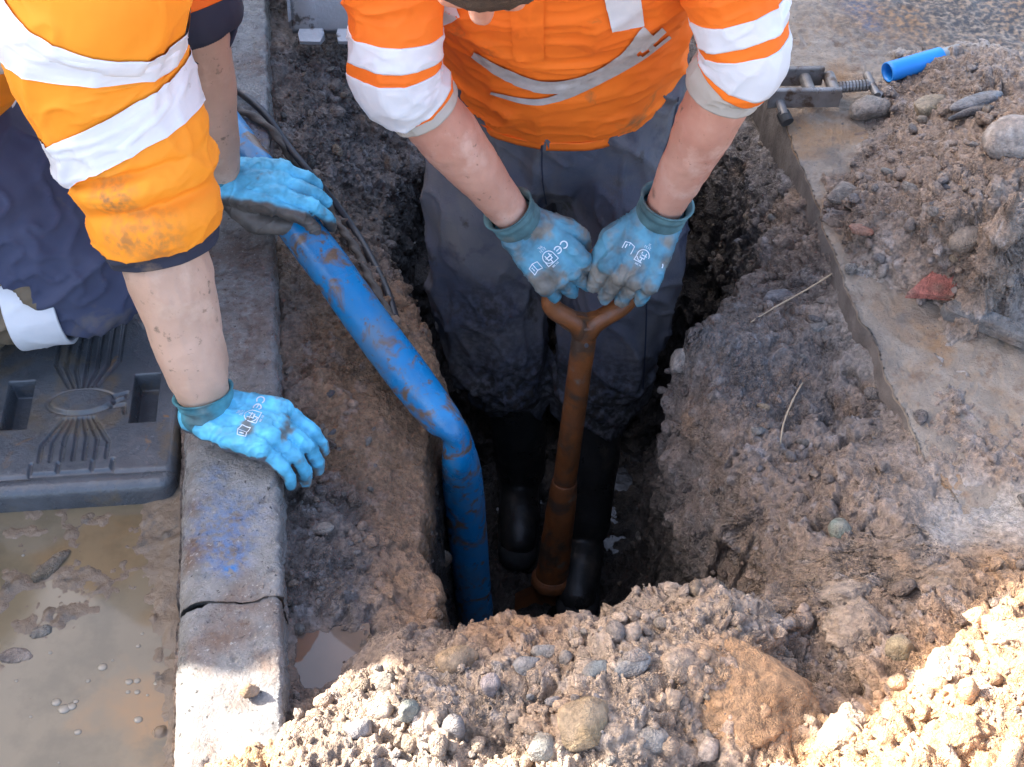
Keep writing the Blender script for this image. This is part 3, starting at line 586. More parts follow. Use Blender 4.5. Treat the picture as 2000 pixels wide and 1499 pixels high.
# rubber barrier foot ----------------------------------------------------------------
M_block = mat('black_rubber', (0.045, 0.052, 0.060), (0.095, 0.104, 0.115), 9, 0.20, 0.5, 150, rvar=0.19, r2=13, coat=0.6, bdist=.005, spots=[((0.11, 0.09, 0.065), 12, 0.54, 0.66, 0.4), ((0.19, 0.11, 0.05), 9, 0.63, 0.68, 0.5)])
def polydist(p, lines):
    d = np.full(len(p), 9.0)
    for ln in lines:
        for a_, b_ in zip(ln[:-1], ln[1:]):
            a_ = np.array(a_); e = np.array(b_) - a_; w = p - a_; t = np.clip((w @ e) / (e @ e), 0, 1)
            d = np.minimum(d, np.linalg.norm(w - t[:, None] * e, axis=1))
    return d
def block():
    rot = math.radians(4.5); ux = np.array([math.cos(rot), math.sin(rot)]); vx = np.array([-math.sin(rot), math.cos(rot)])
    Wd, Dp, zt, zb = .305, .56, -.050, -.13; O = U(340, 946, zt)[:2]
    a = np.linspace(0, Wd, 250); b = np.linspace(0, Dp, 430); A, B = np.meshgrid(a, b); p = np.stack([A.ravel(), B.ravel()], 1)
    rr = .024; cx = np.clip(A, rr, Wd - rr); cy = np.clip(B, rr, Dp - rr)
    dx, dy = A - cx, B - cy; L = np.hypot(dx, dy); mx = np.maximum(np.abs(dx), np.abs(dy)); sc = np.where(L > 1e-9, mx / np.maximum(L, 1e-9), 1)
    A2, B2 = cx + dx * sc, cy + dy * sc      # rounded plan corners
    edge = rr - np.minimum(L * sc, rr); ed = np.minimum.reduce([A, B, Wd - A, Dp - B])
    Z = zt - .016 * (1 - np.sqrt(np.clip(1 - (1 - np.clip(ed / .016, 0, 1)) ** 2, 0, 1)))
    C = np.array([Wd / 2 - .002, .168]); q = p - C
    ln = []
    for sg in (1, -1):
        for k_ in range(-3, 4):
            xo = k_ * .0165; ln.append([(xo, sg * (.205 if sg > 0 else .11)), (xo, sg * (.062 + .006 * abs(k_))), (xo * .45, sg * .032)])
    ln += [[(.05, .008), (.068, .014), (.068, .004), (.05, -.004)], [(.048, -.012), (.066, -.010), (.068, -.026)], [(-.06, -.115), (-.06, -.135), (.06, -.135), (.06, -.115)], [(-.02, -.115), (-.02, -.135)], [(.03, -.115), (.03, -.135)]]
    d = polydist(q, ln); Zr = Z.ravel()
    Zr = Zr - .0045 * (1 - sstep(.0015, .0042, d))
    le = np.sqrt((q[:, 0] / .047) ** 2 + (q[:, 1] / .023) ** 2); Zr = Zr + .005 * sstep(1.08, .9, le) - .002 * np.exp(-((le - 1.1) / .06) ** 2)
    for sx in (-.097, .097):                 # lifting slots
        ex = np.abs(q[:, 0] - sx) - .0150; ey = np.abs(q[:, 1] - (.002)) - .043; ds = np.maximum(ex, ey)
        Zr = np.where(ds < .006, Zr - .036 * sstep(.006, .0, ds), Zr)
    for gv in (.028,): Zr = Zr - .003 * np.exp(-((p[:, 1] - gv) / .004) ** 2)
    Zr = Zr + .0007 * fbm(np.stack([p[:, 0] * 40, p[:, 1] * 40, 0 * p[:, 0]], 1), 3, 7)
    X = O[0] + (A2.ravel() - Wd) * ux[0] + B2.ravel() * vx[0]; Y = O[1] + (A2.ravel() - Wd) * ux[1] + B2.ravel() * vx[1]
    V = np.stack([X, Y, Zr], 1); F = gridfaces(*A.shape); nr, nc = A.shape
    rim = np.r_[np.arange(nc), np.arange(1, nr) * nc + nc - 1, (nr - 1) * nc + np.arange(nc - 2, -1, -1), np.arange(nr - 2, 0, -1) * nc]
    lo = V[rim].copy(); cen = lo.mean(0); lo2 = lo.copy(); lo[:, 2] = zb + .03; lo2[:, 2] = zb
    out = (lo - cen); out[:, 2] = 0; out /= np.linalg.norm(out, axis=1)[:, None]; lo += out * .004
    o0 = len(V); V = np.vstack([V, lo, lo2]); m = len(rim); j = np.arange(m); j2 = (j + 1) % m
    F = np.vstack([F, np.stack([rim[j2], rim[j], o0 + j, o0 + j2], 1), np.stack([o0 + j2, o0 + j, o0 + m + j, o0 + m + j2], 1)])
    return tag(mesh('barrier_foot', V, F, M_block), 'black moulded rubber barrier foot with two slots beside the kerb', 'barrier foot')
block()

# digging spade in the pit ------------------------------------------------------------
M_rust = mat('rusty_spade', (0.15, 0.052, 0.017), (0.25, 0.082, 0.022), 14, 0.5, 0.4, 120, rvar=0.15, spots=[((0.075, 0.045, 0.028), 12, 0.50, 0.62, 0.6), ((0.15, 0.11, 0.08), 22, 0.60, 0.68)])
M_grip = mat('orange_grip', (0.42, 0.12, 0.02), (0.36, 0.09, 0.015), 20, 0.4, 0.2, 100, spots=[(MUD, 30, 0.55, 0.65)])
bar_c = U(1164, 506, .036); neck = U(1142, 650, -.098); foot = U(1076, 1140, -.735)
ax = (neck - foot); ax /= np.linalg.norm(ax); side = np.array([.985, .17, 0.0]); side -= ax * (side @ ax); side /= np.linalg.norm(side)
spade = thing('spade', 'rusty orange spade with a split handle upright in the pit', 'spade', tuple(foot))
tubeobj('shaft', [neck + ax * .02, neck, neck - ax * .10, neck * .42 + foot * .58], [(.019, .016), (.021, .017), (.0205, .0205), (.0215, .0215)], M_rust, 80, 28, side, .0007, spade)
sk = neck * .43 + foot * .57
tubeobj('socket', [sk + ax * .015, sk, sk - ax * .05, foot + ax * .10, foot + ax * .02], [(.022, .022), (.0245, .0245), (.027, .026), (.030, .028), (.033, .029)], M_rust, 70, 28, side, .0009, spade)
tubeobj('collar', [foot + ax * .028, foot + ax * .018, foot + ax * .004, foot - ax * .006], [(.034, .03), (.040, .036), (.040, .036), (.032, .028)], M_rust, 30, 30, side, .001, spade)
fwd = np.cross(side, ax)
bl = MB(); gr_, gc_ = 12, 9; Vb = []
for sgn in (1, -1):
    for i in range(gr_):
        for j in range(gc_):
            u_ = (j / (gc_ - 1) - .5); h_ = i / (gr_ - 1); wdt = .15 * (1 - .12 * h_)
            Vb.append(foot - ax * (h_ * .16 - .002) + side * u_ * wdt + fwd * (.02 * (u_ * 2) ** 2 + sgn * .0015))
Fb = [tuple(q) for q in gridfaces(gr_, gc_)] + [tuple(int(x_) + gr_ * gc_ for x_ in q[::-1]) for q in gridfaces(gr_, gc_)]
bl.add(Vb, Fb).obj('blade', M_rust, spade, True)
half = .067
dl, dr = bar_c - side * half, bar_c + side * half
tubeobj('crossbar', [dl - side * .004, bar_c, dr + side * .004], [(.0145, .0145), (.016, .016), (.0145, .0145)], M_grip, 40, 24, ax, 0, spade)
for e, sgn in ((dl, -1), (dr, 1)):
    mid_ = (e * .40 + neck * .60) + side * sgn * .036
    tubeobj('handle_fork', [e + ax * .006, e * .75 + neck * .25 + side * sgn * .012, mid_, neck + side * sgn * .018 + ax * .022, neck + side * sgn * .006 - ax * .004], [(.011, .014), (.013, .015), (.0155, .016), (.0165, .017), (.015, .016)], M_rust, 50, 20, side, .0006, spade)
wbm = MB(); wv = []
for sgn in (1, -1):                           # web plate where the fork meets the shaft
    for (a_, b_) in ((-.062, .066), (-.034, .046), (0, .038), (.034, .046), (.062, .066), (.044, .022), (.014, -.005), (-.014, -.005), (-.044, .022)):
        wv.append(neck + side * a_ + ax * b_ + fwd * sgn * .006)
wbm.add(wv, [tuple(range(8, -1, -1)), tuple(range(9, 18))] + [(i, (i + 1) % 9, 9 + (i + 1) % 9, 9 + i) for i in range(9)]).obj('fork_web', M_rust, spade)
MB().tube([neck - ax * .012 + fwd * .014, neck - ax * .012 + fwd * .021], .0035, 10).obj('rivet', M_rim, spade)

# digger bucket behind the worker ------------------------------------------------------
M_bucket = mat('worn_bucket_steel', (0.34, 0.37, 0.39), (0.44, 0.46, 0.47), 9, 0.42, 0.4, 90, metal=0.25, rvar=0.15, spots=[((0.12, 0.11, 0.10), 20, 0.60, 0.66), (MUD, 7, 0.60, 0.72)])
def bucket():
    lip = U(660, 78, -.035); t = thing('digger_bucket', 'pale steel digger bucket with teeth resting behind the trench', 'digger bucket', tuple(lip))
    x0, x1 = -.43, -.12; V, F = [], []
    prof = [(0, 0), (.012, .04), (.035, .09), (.08, .14), (.15, .17), (.23, .17), (.28, .14)]
    c = cat(np.array([(a_, b_, 0) for a_, b_ in prof]), 24)[:, :2]
    for off in (0, .012):
        for (a_, b_) in c:
            for x_ in np.linspace(x0, x1, 8): V.append((x_ + .05 * a_, lip[1] + a_ + .02, lip[2] + b_ + .012 - off))
    n_ = 24 * 8; F = [tuple(q) for q in gridfaces(24, 8)] + [tuple(int(i) + n_ for i in q[::-1]) for q in gridfaces(24, 8)]
    for j in (0, 7): F += [(i * 8 + j, (i + 1) * 8 + j, n_ + (i + 1) * 8 + j, n_ + i * 8 + j) for i in range(23)]
    F += [(j, n_ + j, n_ + j + 1, j + 1) for j in range(7)]
    under(mesh('shell', V, F, M_bucket), t)
    for x_ in (x0, x1):
        pts = [(x_ + .05 * a_, lip[1] + a_ + .02, lip[2] + b_ + .012) for a_, b_ in c]; k = len(pts)
        sp = MB().add([(p_[0] - .006, p_[1], p_[2]) for p_ in pts] + [(p_[0] + .006, p_[1], p_[2]) for p_ in pts], [tuple(range(k)), tuple(range(2 * k - 1, k - 1, -1))] + [(i, (i + 1) % k, k + (i + 1) % k, k + i) for i in range(k)])
        sp.obj('side_plate', M_bucket, t)
    for x_ in (-.392, -.317, -.242, -.167):
        MB().add([(x_ - .020, lip[1] + .03, lip[2] + .018), (x_ + .020, lip[1] + .03, lip[2] + .018), (x_ + .025, lip[1] + .012, lip[2] + .006), (x_ + .018, lip[1] - .004, lip[2] - .002), (x_ - .022, lip[1] - .002, lip[2] - .002), (x_ - .026, lip[1] + .012, lip[2] + .006),
                  (x_ - .020, lip[1] + .03, lip[2] - .006), (x_ + .020, lip[1] + .03, lip[2] - .006), (x_ + .025, lip[1] + .012, lip[2] - .010), (x_ + .018, lip[1] - .004, lip[2] - .009), (x_ - .022, lip[1] - .002, lip[2] - .009), (x_ - .026, lip[1] + .012, lip[2] - .010)],
                 [(0, 5, 4, 3, 2, 1), (6, 7, 8, 9, 10, 11)] + [(i, (i + 1) % 6, 6 + (i + 1) % 6, 6 + i) for i in range(6)]).obj('tooth', M_bucket, t)
bucket()

# pipe squeeze tool on the pavement ------------------------------------------------------
M_steel = mat('dirty_steel', (0.16, 0.145, 0.13), (0.26, 0.25, 0.24), 22, 0.42, 0.3, 120, metal=0.55, rvar=0.15, spots=[((0.10, 0.07, 0.05), 24, 0.55, 0.64)])
def squeeze():
    z = .035; t = thing('pipe_clamp_tool', 'dirty steel pipe squeeze tool with screw bars on the pavement', 'clamp tool', tuple(U(1600, 190, 0)))
    def q(px, py, dz=0): return U(px, py, z + dz)
    a0, a1, b0, b1 = q(1500, 192), q(1642, 190), q(1500, 150, .0), q(1608, 148, .0)
    for (s_, e_) in ((a0, a1), (b0, b1)):
        d_ = e_ - s_; L = np.linalg.norm(d_); an = math.atan2(d_[1], d_[0]); Rm = Matrix.Rotation(an, 3, 'Z')
        MB().box(tuple((s_ + e_) / 2), (L, .010, .040), Rm, .003).obj('side_bar', M_steel, t)
    for px_ in (1580, 1628):
        MB().tube([q(px_ - 10, 148, .0), q(px_ + 6, 190, .0)], .011, 16).obj('roller', M_steel, t)
    MB().tube([q(1630, 172, 0), q(1706, 166, -.005)], .008, 14).obj('screw', M_steel, t)
    for k_ in range(9):
        c_ = q(1640 + k_ * 6.5, 171 - k_ * .5, -.001); dd = np.array([1, .06, 0]) * .0022
        MB().tube([c_ - dd, c_ + dd], .0105, 12).obj('screw_thread', M_steel, t)
    MB().tube([q(1693, 146, -.004), q(1713, 188, -.004)], .0075, 14).obj('t_handle', M_steel, t)
    MB().tube([q(1704, 182, -.008), q(1720, 190, -.012)], .010, 12).obj('end_stop', M_steel, t)
    MB().tube([U(1519, 190, .03), U(1532, 226, .02)], .0085, 14).obj('lever', M_steel, t)
    MB().tube([U(1529, 222, .018), U(1538, 240, .012)], .012, 14).obj('lever_knob', M_tyre, t)
squeeze()

# offcut of blue pipe --------------------------------------------------------------------
M_offcut = mat('bright_blue_pipe', (0.01, 0.20, 0.62), (0.02, 0.26, 0.70), 10, 0.4)
M_greyend = mat('grey_pipe_liner', (0.22, 0.27, 0.30), (0.30, 0.35, 0.37), 30, 0.55, spots=[(MUD, 20, .6, .7)])
def offcut():
    p0, p1, p2 = U(1733, 142, .035), U(1836, 112, .035), U(1872, 102, .035)
    t = thing('pipe_offcut', 'short offcut of bright blue pipe with a grey end', 'pipe offcut', (p0[0], p0[1], 0))
    g = loft([p0, p0 * .5 + p1 * .5, p1], [(.0185, .0185)] * 3, None, 12, 30); gi = loft([p0, p0 * .5 + p1 * .5, p1], [(.0155, .0155)] * 3, None, 12, 30)
    v = np.vstack([g.reshape(-1, 3), gi.reshape(-1, 3)]); n_ = 12 * 30; F = [tuple(q) for q in gridfaces(12, 30, True)] + [tuple(int(i) + n_ for i in q[::-1]) for q in gridfaces(12, 30, True)]
    F += [(j, n_ + j, n_ + (j + 1) % 30, (j + 1) % 30) for j in range(30)]
    under(mesh('sleeve', v, F, M_offcut), t)
    tubeobj('grey_end', [p0 * .3 + p1 * .7, p1, p2], [(.0145, .0145)] * 3, M_greyend, 14, 26, None, .0005, t)
offcut()

# stones one can pick out --------------------------------------------------------------------
def stone(px, py, wpx, c, label, an=(1, .75, .6), seed=1, rz=0.0, lift=.25, facet=.5, lump=.2, name='stone', cat_='stone', tiltx=0., tilty=0., z=None, rough=.62, grp=None, sub=None, kind='rock', ck=1.0):
    p = soil_hit(px, py) if z is None else U(px, py, z); dep = CP * p[1] + SP * (CAM_H - p[2]); r = wpx / 2 / FPX * dep
    src = sub or I3
    v = (rock(src[0], seed, lump, facet, an) if kind == 'rock' else cut(crumb(src[0], seed, ck), seed, 6 if ck > .8 else 3) * np.array(an)) * r
    if src is I2: v = cut(v / r, seed, 6) * r
    v = v + (fbm(v * 110 + seed, 3, seed, .65)[:, None] * .0026 * (src[0]))
    Rm = Matrix.Rotation(rz, 3, 'Z') @ Matrix.Rotation(tiltx, 3, 'X') @ Matrix.Rotation(tilty, 3, 'Y')
    v = v @ np.array(Rm).T; h = v[:, 2].max(); v[:, 2] += h * (lift * 1.1 - .22)
    tt = np.tile(c, (len(v), 1)) * (1 + .25 * fbm(v * 90, 3, seed + 3)[:, None])
    mudm = sstep(-.45, .25, fbm(v * 45 + 9, 4, seed + 7, .6))[:, None] * (.8 if src is I2 or kind != 'rock' else .45)
    tt = tt * (1 - mudm) + mudm * np.array(CK['o'] if name == 'clay_lump' else (CK['f'] if py > 1150 else CK['k'])) * 1.25
    o = mesh(name, v, src[1], M_stone, attrs={'tint': np.clip(tt, .01, .7), 'rgh': np.full(len(v), rough)}, smooth=src is not I2); o.location = p
    return tag(o, label, cat_, grp)
stone(893, 1296, 86, (.36, .24, .13), 'tan angular stone standing up on the mound crest beside the sunlit clods', (1, .7, .85), 3, .3, .45, .8, rough=.75)
stone(958, 1345, 66, (.36, .30, .28), 'pale pinkish pointed stone in the middle of the foreground mound', (.75, .6, 1.1), 4, .8, .4, 1., rough=.7)
stone(888, 1428, 66, (.13, .145, .17), 'dark blue grey oval stone low on the foreground mound', (.72, .8, 1.15), 5, .2, .3, .5, rough=.5)
stone(1140, 1420, 112, (.34, .245, .135), 'sandy yellow rounded stone low in the middle of the foreground mound', (1., .85, .95), 6, .6, .3, .3, rough=.75)
stone(800, 1392, 60, (.22, .235, .20), 'greenish grey stone left of the dark oval stone', (.8, .7, 1.), 7, 1., .3, .6)
stone(1032, 1305, 62, (.25, .245, .24), 'grey rounded stone behind the pale pointed stone', (1, .8, .8), 8, .4, .3, .4)
stone(1062, 1275, 50, (.24, .235, .225), 'flat grey slip of stone at the mound crest', (1.1, .7, .35), 9, .2, .4, .6)
stone(1165, 1312, 56, (.18, .20, .20), 'teal grey stone set in the mound right of centre', (1.1, .7, .6), 10, .4, .35, .7)
stone(1235, 1300, 76, (.25, .25, .24), 'smooth grey stone right of the teal stone on the mound', (1.1, .7, .6), 11, .5, .25, .3)
stone(1080, 1375, 40, (.17, .19, .22), 'small slate blue pebble above the sandy yellow stone', (.8, .8, .9), 12, .2, .4, .5)
stone(1040, 1370, 34, (.27, .28, .29), 'small light grey pebble between pale and blue pebbles', (.7, .6, 1.), 13, .2, .4, .6)
stone(1270, 1450, 70, (.27, .26, .24), 'grey cobble at the bottom edge below the yellow stone', (1.1, .8, .7), 14, .1, .3, .3)
stone(1060, 1465, 66, (.23, .24, .22), 'greenish round stone at the bottom edge of the mound', (1, .8, .8), 15, .7, .3, .3)
stone(700, 1425, 58, (.21, .21, .22), 'grey stone half buried near the lower left of the mound', (1, .8, .6), 16, .2, .3, .5)
stone(1450, 1350, 285, (.36, .20, .095), 'large smooth orange clay lump at the right of the mound', (1, 1.0, .60), 17, .4, -.3, .25, .16, 'clay_lump', 'clay lump', rough=.75, sub=I5, kind='clod', ck=.55)
stone(1330, 1300, 96, (.36, .24, .15), 'tan knobbly clod leaning on the left of the orange lump', (1.1, .7, .7), 18, .5, .2, .2, kind='clod', name='clod', cat_='clod', sub=I5, rough=.85)
stone(1690, 1235, 140, (.30, .225, .165), 'big crumbly brown clod right of the orange lump', (1, .9, .6), 19, .5, -.05, .2, kind='clod', name='clod', cat_='clod', sub=I5, rough=.85)
stone(1850, 1150, 110, (.30, .22, .15), 'wide brown clod above the sunlit heap', (1.1, .8, .55), 20, .4, .0, .2, kind='clod', name='clod', cat_='clod', sub=I5, rough=.85)
stone(1660, 1160, 110, (.28, .22, .17), 'small crumbly clod behind the big brown clod', (1.1, .8, .6), 21, .4, .15, .2, kind='clod', name='clod', cat_='clod', sub=I5, rough=.85)
stone(1755, 1270, 70, (.36, .29, .17), 'yellowish stone in the shade next to the sunlit heap', (.8, .8, 1.), 22, .2, .3, .8)
stone(1845, 1330, 120, (.34, .24, .16), 'rounded lump in the sunlit heap lower right', (1, .9, .75), 23, .2, .1, .2, kind='clod', name='clod', cat_='clod', sub=I5, rough=.85)
stone(1880, 1450, 140, (.36, .21, .11), 'orange brown lump at the bottom right corner of the heap', (1, .8, .7), 24, .2, .05, .25, name='clay_lump', cat_='clay lump', sub=I5, rough=.8, kind='clod', ck=.8)
stone(1650, 1430, 120, (.33, .23, .15), 'crumbly sunlit clod at the left foot of the sunlit heap', (1, .8, .75), 25, .3, .2, .2, kind='clod', name='clod', cat_='clod', sub=I5, rough=.85)
stone(1980, 1250, 130, (.35, .24, .15), 'sunlit clod at the right edge of the heap', (1, .8, .75), 26, .3, .2, .2, kind='clod', name='clod', cat_='clod', sub=I5, rough=.85)
stone(1700, 218, 88, (.27, .25, .22), 'smooth grey cobble lying on the pavement near the clamp tool', (1.1, .62, .55), 27, .35, .5, .35, z=.012)
stone(1815, 214, 84, (.28, .23, .15), 'tan angular block on the back of the spoil heap', (1.1, .6, .55), 28, .4, .45, .9)
stone(1800, 238, 28, (.26, .22, .17), 'small tan chip in front of the tan block', (.8, .8, .9), 29, .4, .4, .7)
stone(1905, 205, 104, (.16, .185, .205), 'ribbed blue grey slate piece lying on the spoil heap', (1.25, .34, .22), 30, .42, .8, .8, .1, rough=.4)
stone(1895, 228, 100, (.055, .06, .065), 'dark slate strip under the ribbed slate piece', (1.2, .22, .25), 31, .36, .5, .9, .08, rough=.4)
stone(1975, 284, 124, (.33, .30, .27), 'large pale rounded cobble on the right of the spoil heap', (1, .8, .72), 32, .3, .45, .25, .12, sub=I4)
def shard(name, poly, zs, th, c, label, cat_, rough=.6, seed=1):
    top = np.array([U(x_, y_, z_) for (x_, y_), z_ in zip(poly, zs)]); cen = top.mean(0)
    bm = bmesh.new(); vt = [bm.verts.new(Vector(p_ - cen)) for p_ in top]; vb = [bm.verts.new(Vector(cen * 0 + (p_ - cen) * 1.03 + np.array([0, 0, -th]))) for p_ in top]; k = len(vt)
    bm.faces.new(vt); bm.faces.new(vb[::-1])
    for i_ in range(k): bm.faces.new((vt[(i_ + 1) % k], vt[i_], vb[i_], vb[(i_ + 1) % k]))
    bmesh.ops.recalc_face_normals(bm, faces=bm.faces[:]); bmesh.ops.bevel(bm, geom=bm.edges[:], offset=.0012, segments=1, affect='EDGES')
    bmesh.ops.triangulate(bm, faces=bm.faces[:]); bmesh.ops.subdivide_edges(bm, edges=bm.edges[:], cuts=3, use_grid_fill=True)
    v = np.array([q.co[:] for q in bm.verts]); bm.verts.ensure_lookup_table(); f = [[x_.index for x_ in p_.verts] for p_ in bm.faces]; bm.free()
    v = v + np.stack([fbm(v * 90 + seed + 7 * a_, 3, seed + a_, .6) for a_ in range(3)], 1) * .0028
    mud_ = sstep(.05, .45, fbm(v * 60 + 4, 4, seed + 5, .6))[:, None] * .8
    o = mesh(name, v, f, M_stone, attrs={'tint': np.tile(c, (len(v), 1)) * (1 - mud_) + mud_ * np.array(CK['k']), 'rgh': np.full(len(v), rough)}, smooth=False); o.location = cen
    return tag(o, label, cat_)
shard('flat_stone', [(1884, 346), (1940, 320), (1992, 350), (1985, 372), (1912, 402)], (.112, .128, .128, .12, .095), .03, (.27, .235, .185), 'flat beige square stone below the large cobble', 'stone', .7, 33)
shard('tile_shard', [(1772, 572), (1828, 522), (1882, 516), (1862, 578)], (.030, .045, .045, .030), .012, (.38, .13, .095), 'red tile shard lying on the pavement edge of the heap', 'tile', .6, 37)
shard('slate_slab', [(1842, 592), (1872, 582), (1925, 602), (2020, 640), (2020, 668), (1930, 632), (1850, 604)], (.038, .04, .04, .04, .038, .038, .038), .024, (.17, .165, .155), 'long dark slate slab lying on the pavement below the red tile shard', 'slab', .6, 38)
stone(1885, 478, 72, (.25, .21, .165), 'rounded brown stone low on the spoil heap', (1, .8, .7), 34, .4, .4, .3)
stone(1645, 380, 60, (.24, .21, .18), 'grey brown stone at the left foot of the spoil heap', (1.1, .8, .6), 35, .2, .3, .6)
stone(1680, 452, 50, (.30, .12, .07), 'little flat red brick fragment at the heap foot', (1.1, .55, .3), 36, -.3, .5, 1., .08, 'brick_fragment', 'brick')
stone(1640, 1040, 62, (.20, .25, .21), 'green and yellow stone in the mud right of the pit', (.8, .8, .8), 38, .4, .35, .4, rough=.4)
stone(1338, 708, 74, (.25, .25, .24), 'pale grey stone jutting from the right rim of the pit', (1, .8, .8), 39, .2, .2, .5)
stone(868, 1095, 46, (.26, .2, .15), 'pale clod stuck on the left lip of the pit', (.8, .7, 1.1), 40, .4, .3, .3, kind='clod', name='clod', cat_='clod')
stone(488, 1352, 38, (.30, .17, .08), 'small orange clod sitting on the kerb top', (1, .9, .9), 41, .4, .6, .2, kind='clod', name='clod', cat_='clod', z=.0, rough=.85)
stone(98, 1108, 80, (.16, .13, .09), 'long wet stone lying in the muddy puddle', (1.1, .42, .35), 42, .95, .35, .5, z=-.090, rough=.2)
stone(80, 1235, 46, (.13, .14, .13), 'small dark stone breaking the surface of the puddle', (1, .6, .35), 43, .2, .3, .5, z=-.091, rough=.15)
stone(30, 1282, 66, (.20, .17, .15), 'flat grey stone awash at the left edge of the puddle', (1.1, .5, .25), 44, .05, .3, .5, z=-.091, rough=.2)
stone(630, 1036, 46, (.22, .215, .20), 'flat pale pebble on the slope beside the kerb', (1.1, .6, .4), 45, .1, .5, .6)
stone(1520, 590, 60, (.18, .18, .19), 'blue grey stone on the slope under the root', (1, .8, .6), 46, .3, .3, .6)
stone(1600, 640, 44, (.19, .21, .21), 'small grey stone near the pavement edge', (1, .8, .6), 47, .5, .3, .6)
def many(name, spots, label, grp, cols, seed0, size=(26, 44)):
    rr = np.random.default_rng(seed0)
    for i, (px, py) in enumerate(spots):
        stone(px, py, rr.uniform(*size), cols[rr.integers(len(cols))] * rr.uniform(.8, 1.15), label, (1, rr.uniform(.45, .8), rr.uniform(.3, .6)), seed0 + i, rr.uniform(0, 6), .3, rr.uniform(1.3, 1.9), .25, name, 'pebble', grp=grp, sub=I2)
rr = np.random.default_rng(5)
fs = [(rr.uniform(640, 1560), rr.uniform(1225, 1490)) for _ in range(24)]
many('pebble', fs, 'small pebble among the rubble of the foreground mound', 'pebbles in the foreground mound', STONEC * 1.0, 300, (20, 40))
bs = [(rr.uniform(555, 720), rr.uniform(110, 400)) for _ in range(30)]
many('pebble', bs, 'wet grey pebble in the gravel behind the trench', 'pebbles in the back gravel', STONEC * .8, 400, (16, 30))
rs = [(rr.uniform(1400, 1640), rr.uniform(400, 960)) for _ in range(20)]
many('pebble', rs, 'wet pebble on the soil slope right of the pit', 'pebbles on the right slope', STONEC * .85, 500, (18, 36))
hs = [(rr.uniform(1660, 1990), rr.uniform(200, 540)) for _ in range(34)]
many('pebble', hs, 'small stone in the spoil heap on the pavement', 'pebbles in the spoil heap', STONEC, 600, (20, 38))
ks = [(rr.uniform(560, 740), rr.uniform(640, 1180)) for _ in range(30)]
many('pebble', ks, 'dark pebble on the slope between kerb and pit', 'pebbles beside the kerb', STONEC * .8, 700, (16, 32))

# roots, bubbles, paint ------------------------------------------------------------------------
M_root = mat('root', (0.42, 0.33, 0.22), (0.34, 0.25, 0.16), 60, 0.7)
r1_ = along([(1466, 630, None), (1510, 603, None), (1560, 575, None), (1610, 545, None), (1655, 514, -.03)], .001, .008)
tag(tubeobj('root', r1_, [(.0011, .0011), (.0016, .0016), (.0018, .0018), (.0016, .0016), (.001, .001)], M_root, 60, 8, nz=.001), 'thin pale root lying across the slope to the pavement edge', 'root')
r2_ = along([(1567, 748, None), (1545, 790, None), (1530, 830, None), (1524, 868, None)], .001, .006)
tag(tubeobj('root', r2_, [(.0012, .0012), (.0018, .0018), (.0015, .0015), (.001, .001)], M_root, 50, 8, nz=.001), 'short white root hanging down the slope', 'root')
ud = I2[0].copy(); bub = ud[:, 2] > -.2
bubs = [(200, 1303, 16), (125, 1385, 20), (140, 1380, 16), (110, 1372, 16), (148, 1370, 9), (252, 1332, 13), (268, 1330, 11), (250, 1352, 8), (268, 1352, 10), (288, 1358, 5), (305, 1335, 9), (270, 1406, 14), (152, 1430, 12), (172, 1330, 8), (270, 1262, 8), (98, 1275, 7), (278, 1238, 6), (120, 1005, 7), (45, 1085, 6), (115, 1490, 4), (60, 1400, 6), (32, 1330, 6), (220, 1290, 5)]
for (px, py, w_) in bubs:
    p_ = U(px, py, WATER + .0004); r_ = w_ / 2 / FPX * 1.95
    o = mesh('foam_bubble', I2[0] * np.array([r_ * 1.2, r_, r_ * .28]), I2[1], M_bubble); o.location = p_
    tag(o, 'pale foam bubble floating on the muddy puddle', 'bubble', 'foam bubbles on the puddle')

# ================================================================== PEOPLE
M_orange = mat('orange_hi_vis', (0.90, 0.160, 0.006), (0.96, 0.195, 0.009), 6, 0.75, 0.25, 900, bdist=0.0008, spots=[((0.33, 0.13, 0.04), 9, 0.63, 0.74, 0.5)])
M_amber = mat('amber_hi_vis', (0.94, 0.285, 0.010), (0.97, 0.33, 0.014), 5, 0.75, 0.25, 900, bdist=0.0008, spots=[((0.36, 0.17, 0.06), 10, 0.67, 0.78, 0.5)])
M_tape = mat('reflective_tape', (0.68, 0.69, 0.71), (0.74, 0.75, 0.76), 14, 0.35, 0.2, 500, bdist=0.0008, spots=[((0.42, 0.38, 0.33), 16, 0.66, 0.74, 0.6)])
M_oldtape = mat('worn_reflective_tape', (0.42, 0.39, 0.36), (0.52, 0.49, 0.46), 60, 0.5, 0.4, 300, bdist=0.001)
M_lining = mat('sleeve_cuff_cloth', (0.42, 0.38, 0.32), (0.48, 0.44, 0.38), 30, 0.85, 0.2, 900, bdist=0.0006)
M_navy = mat('navy_cloth', (0.022, 0.026, 0.045), (0.03, 0.034, 0.055), 20, 0.85, 0.3, 800, bdist=0.0008, spots=[(MUD, 14, .62, .74)])
M_trouser = mat('navy_work_trousers', (0.070, 0.075, 0.102), (0.098, 0.101, 0.124), 7, 0.85, 0.5, 300, bdist=0.003, spots=[((0.15, 0.135, 0.125), 5.5, 0.42, 0.66, 0.5), ((0.03, 0.032, 0.055), 9, 0.55, 0.7), ((0.06, 0.05, 0.04), 16, 0.64, 0.72)])
M_trouser1 = mat('blue_work_trousers', (0.040, 0.050, 0.100), (0.060, 0.070, 0.122), 8, 0.85, 0.35, 700, bdist=0.001, spots=[((0.14, 0.12, 0.105), 9, 0.62, 0.76, 0.5)])
M_khaki = mat('mud_soaked_cloth', (0.15, 0.115, 0.075), (0.20, 0.155, 0.10), 14, 0.75, 0.3, 500, bdist=0.001)
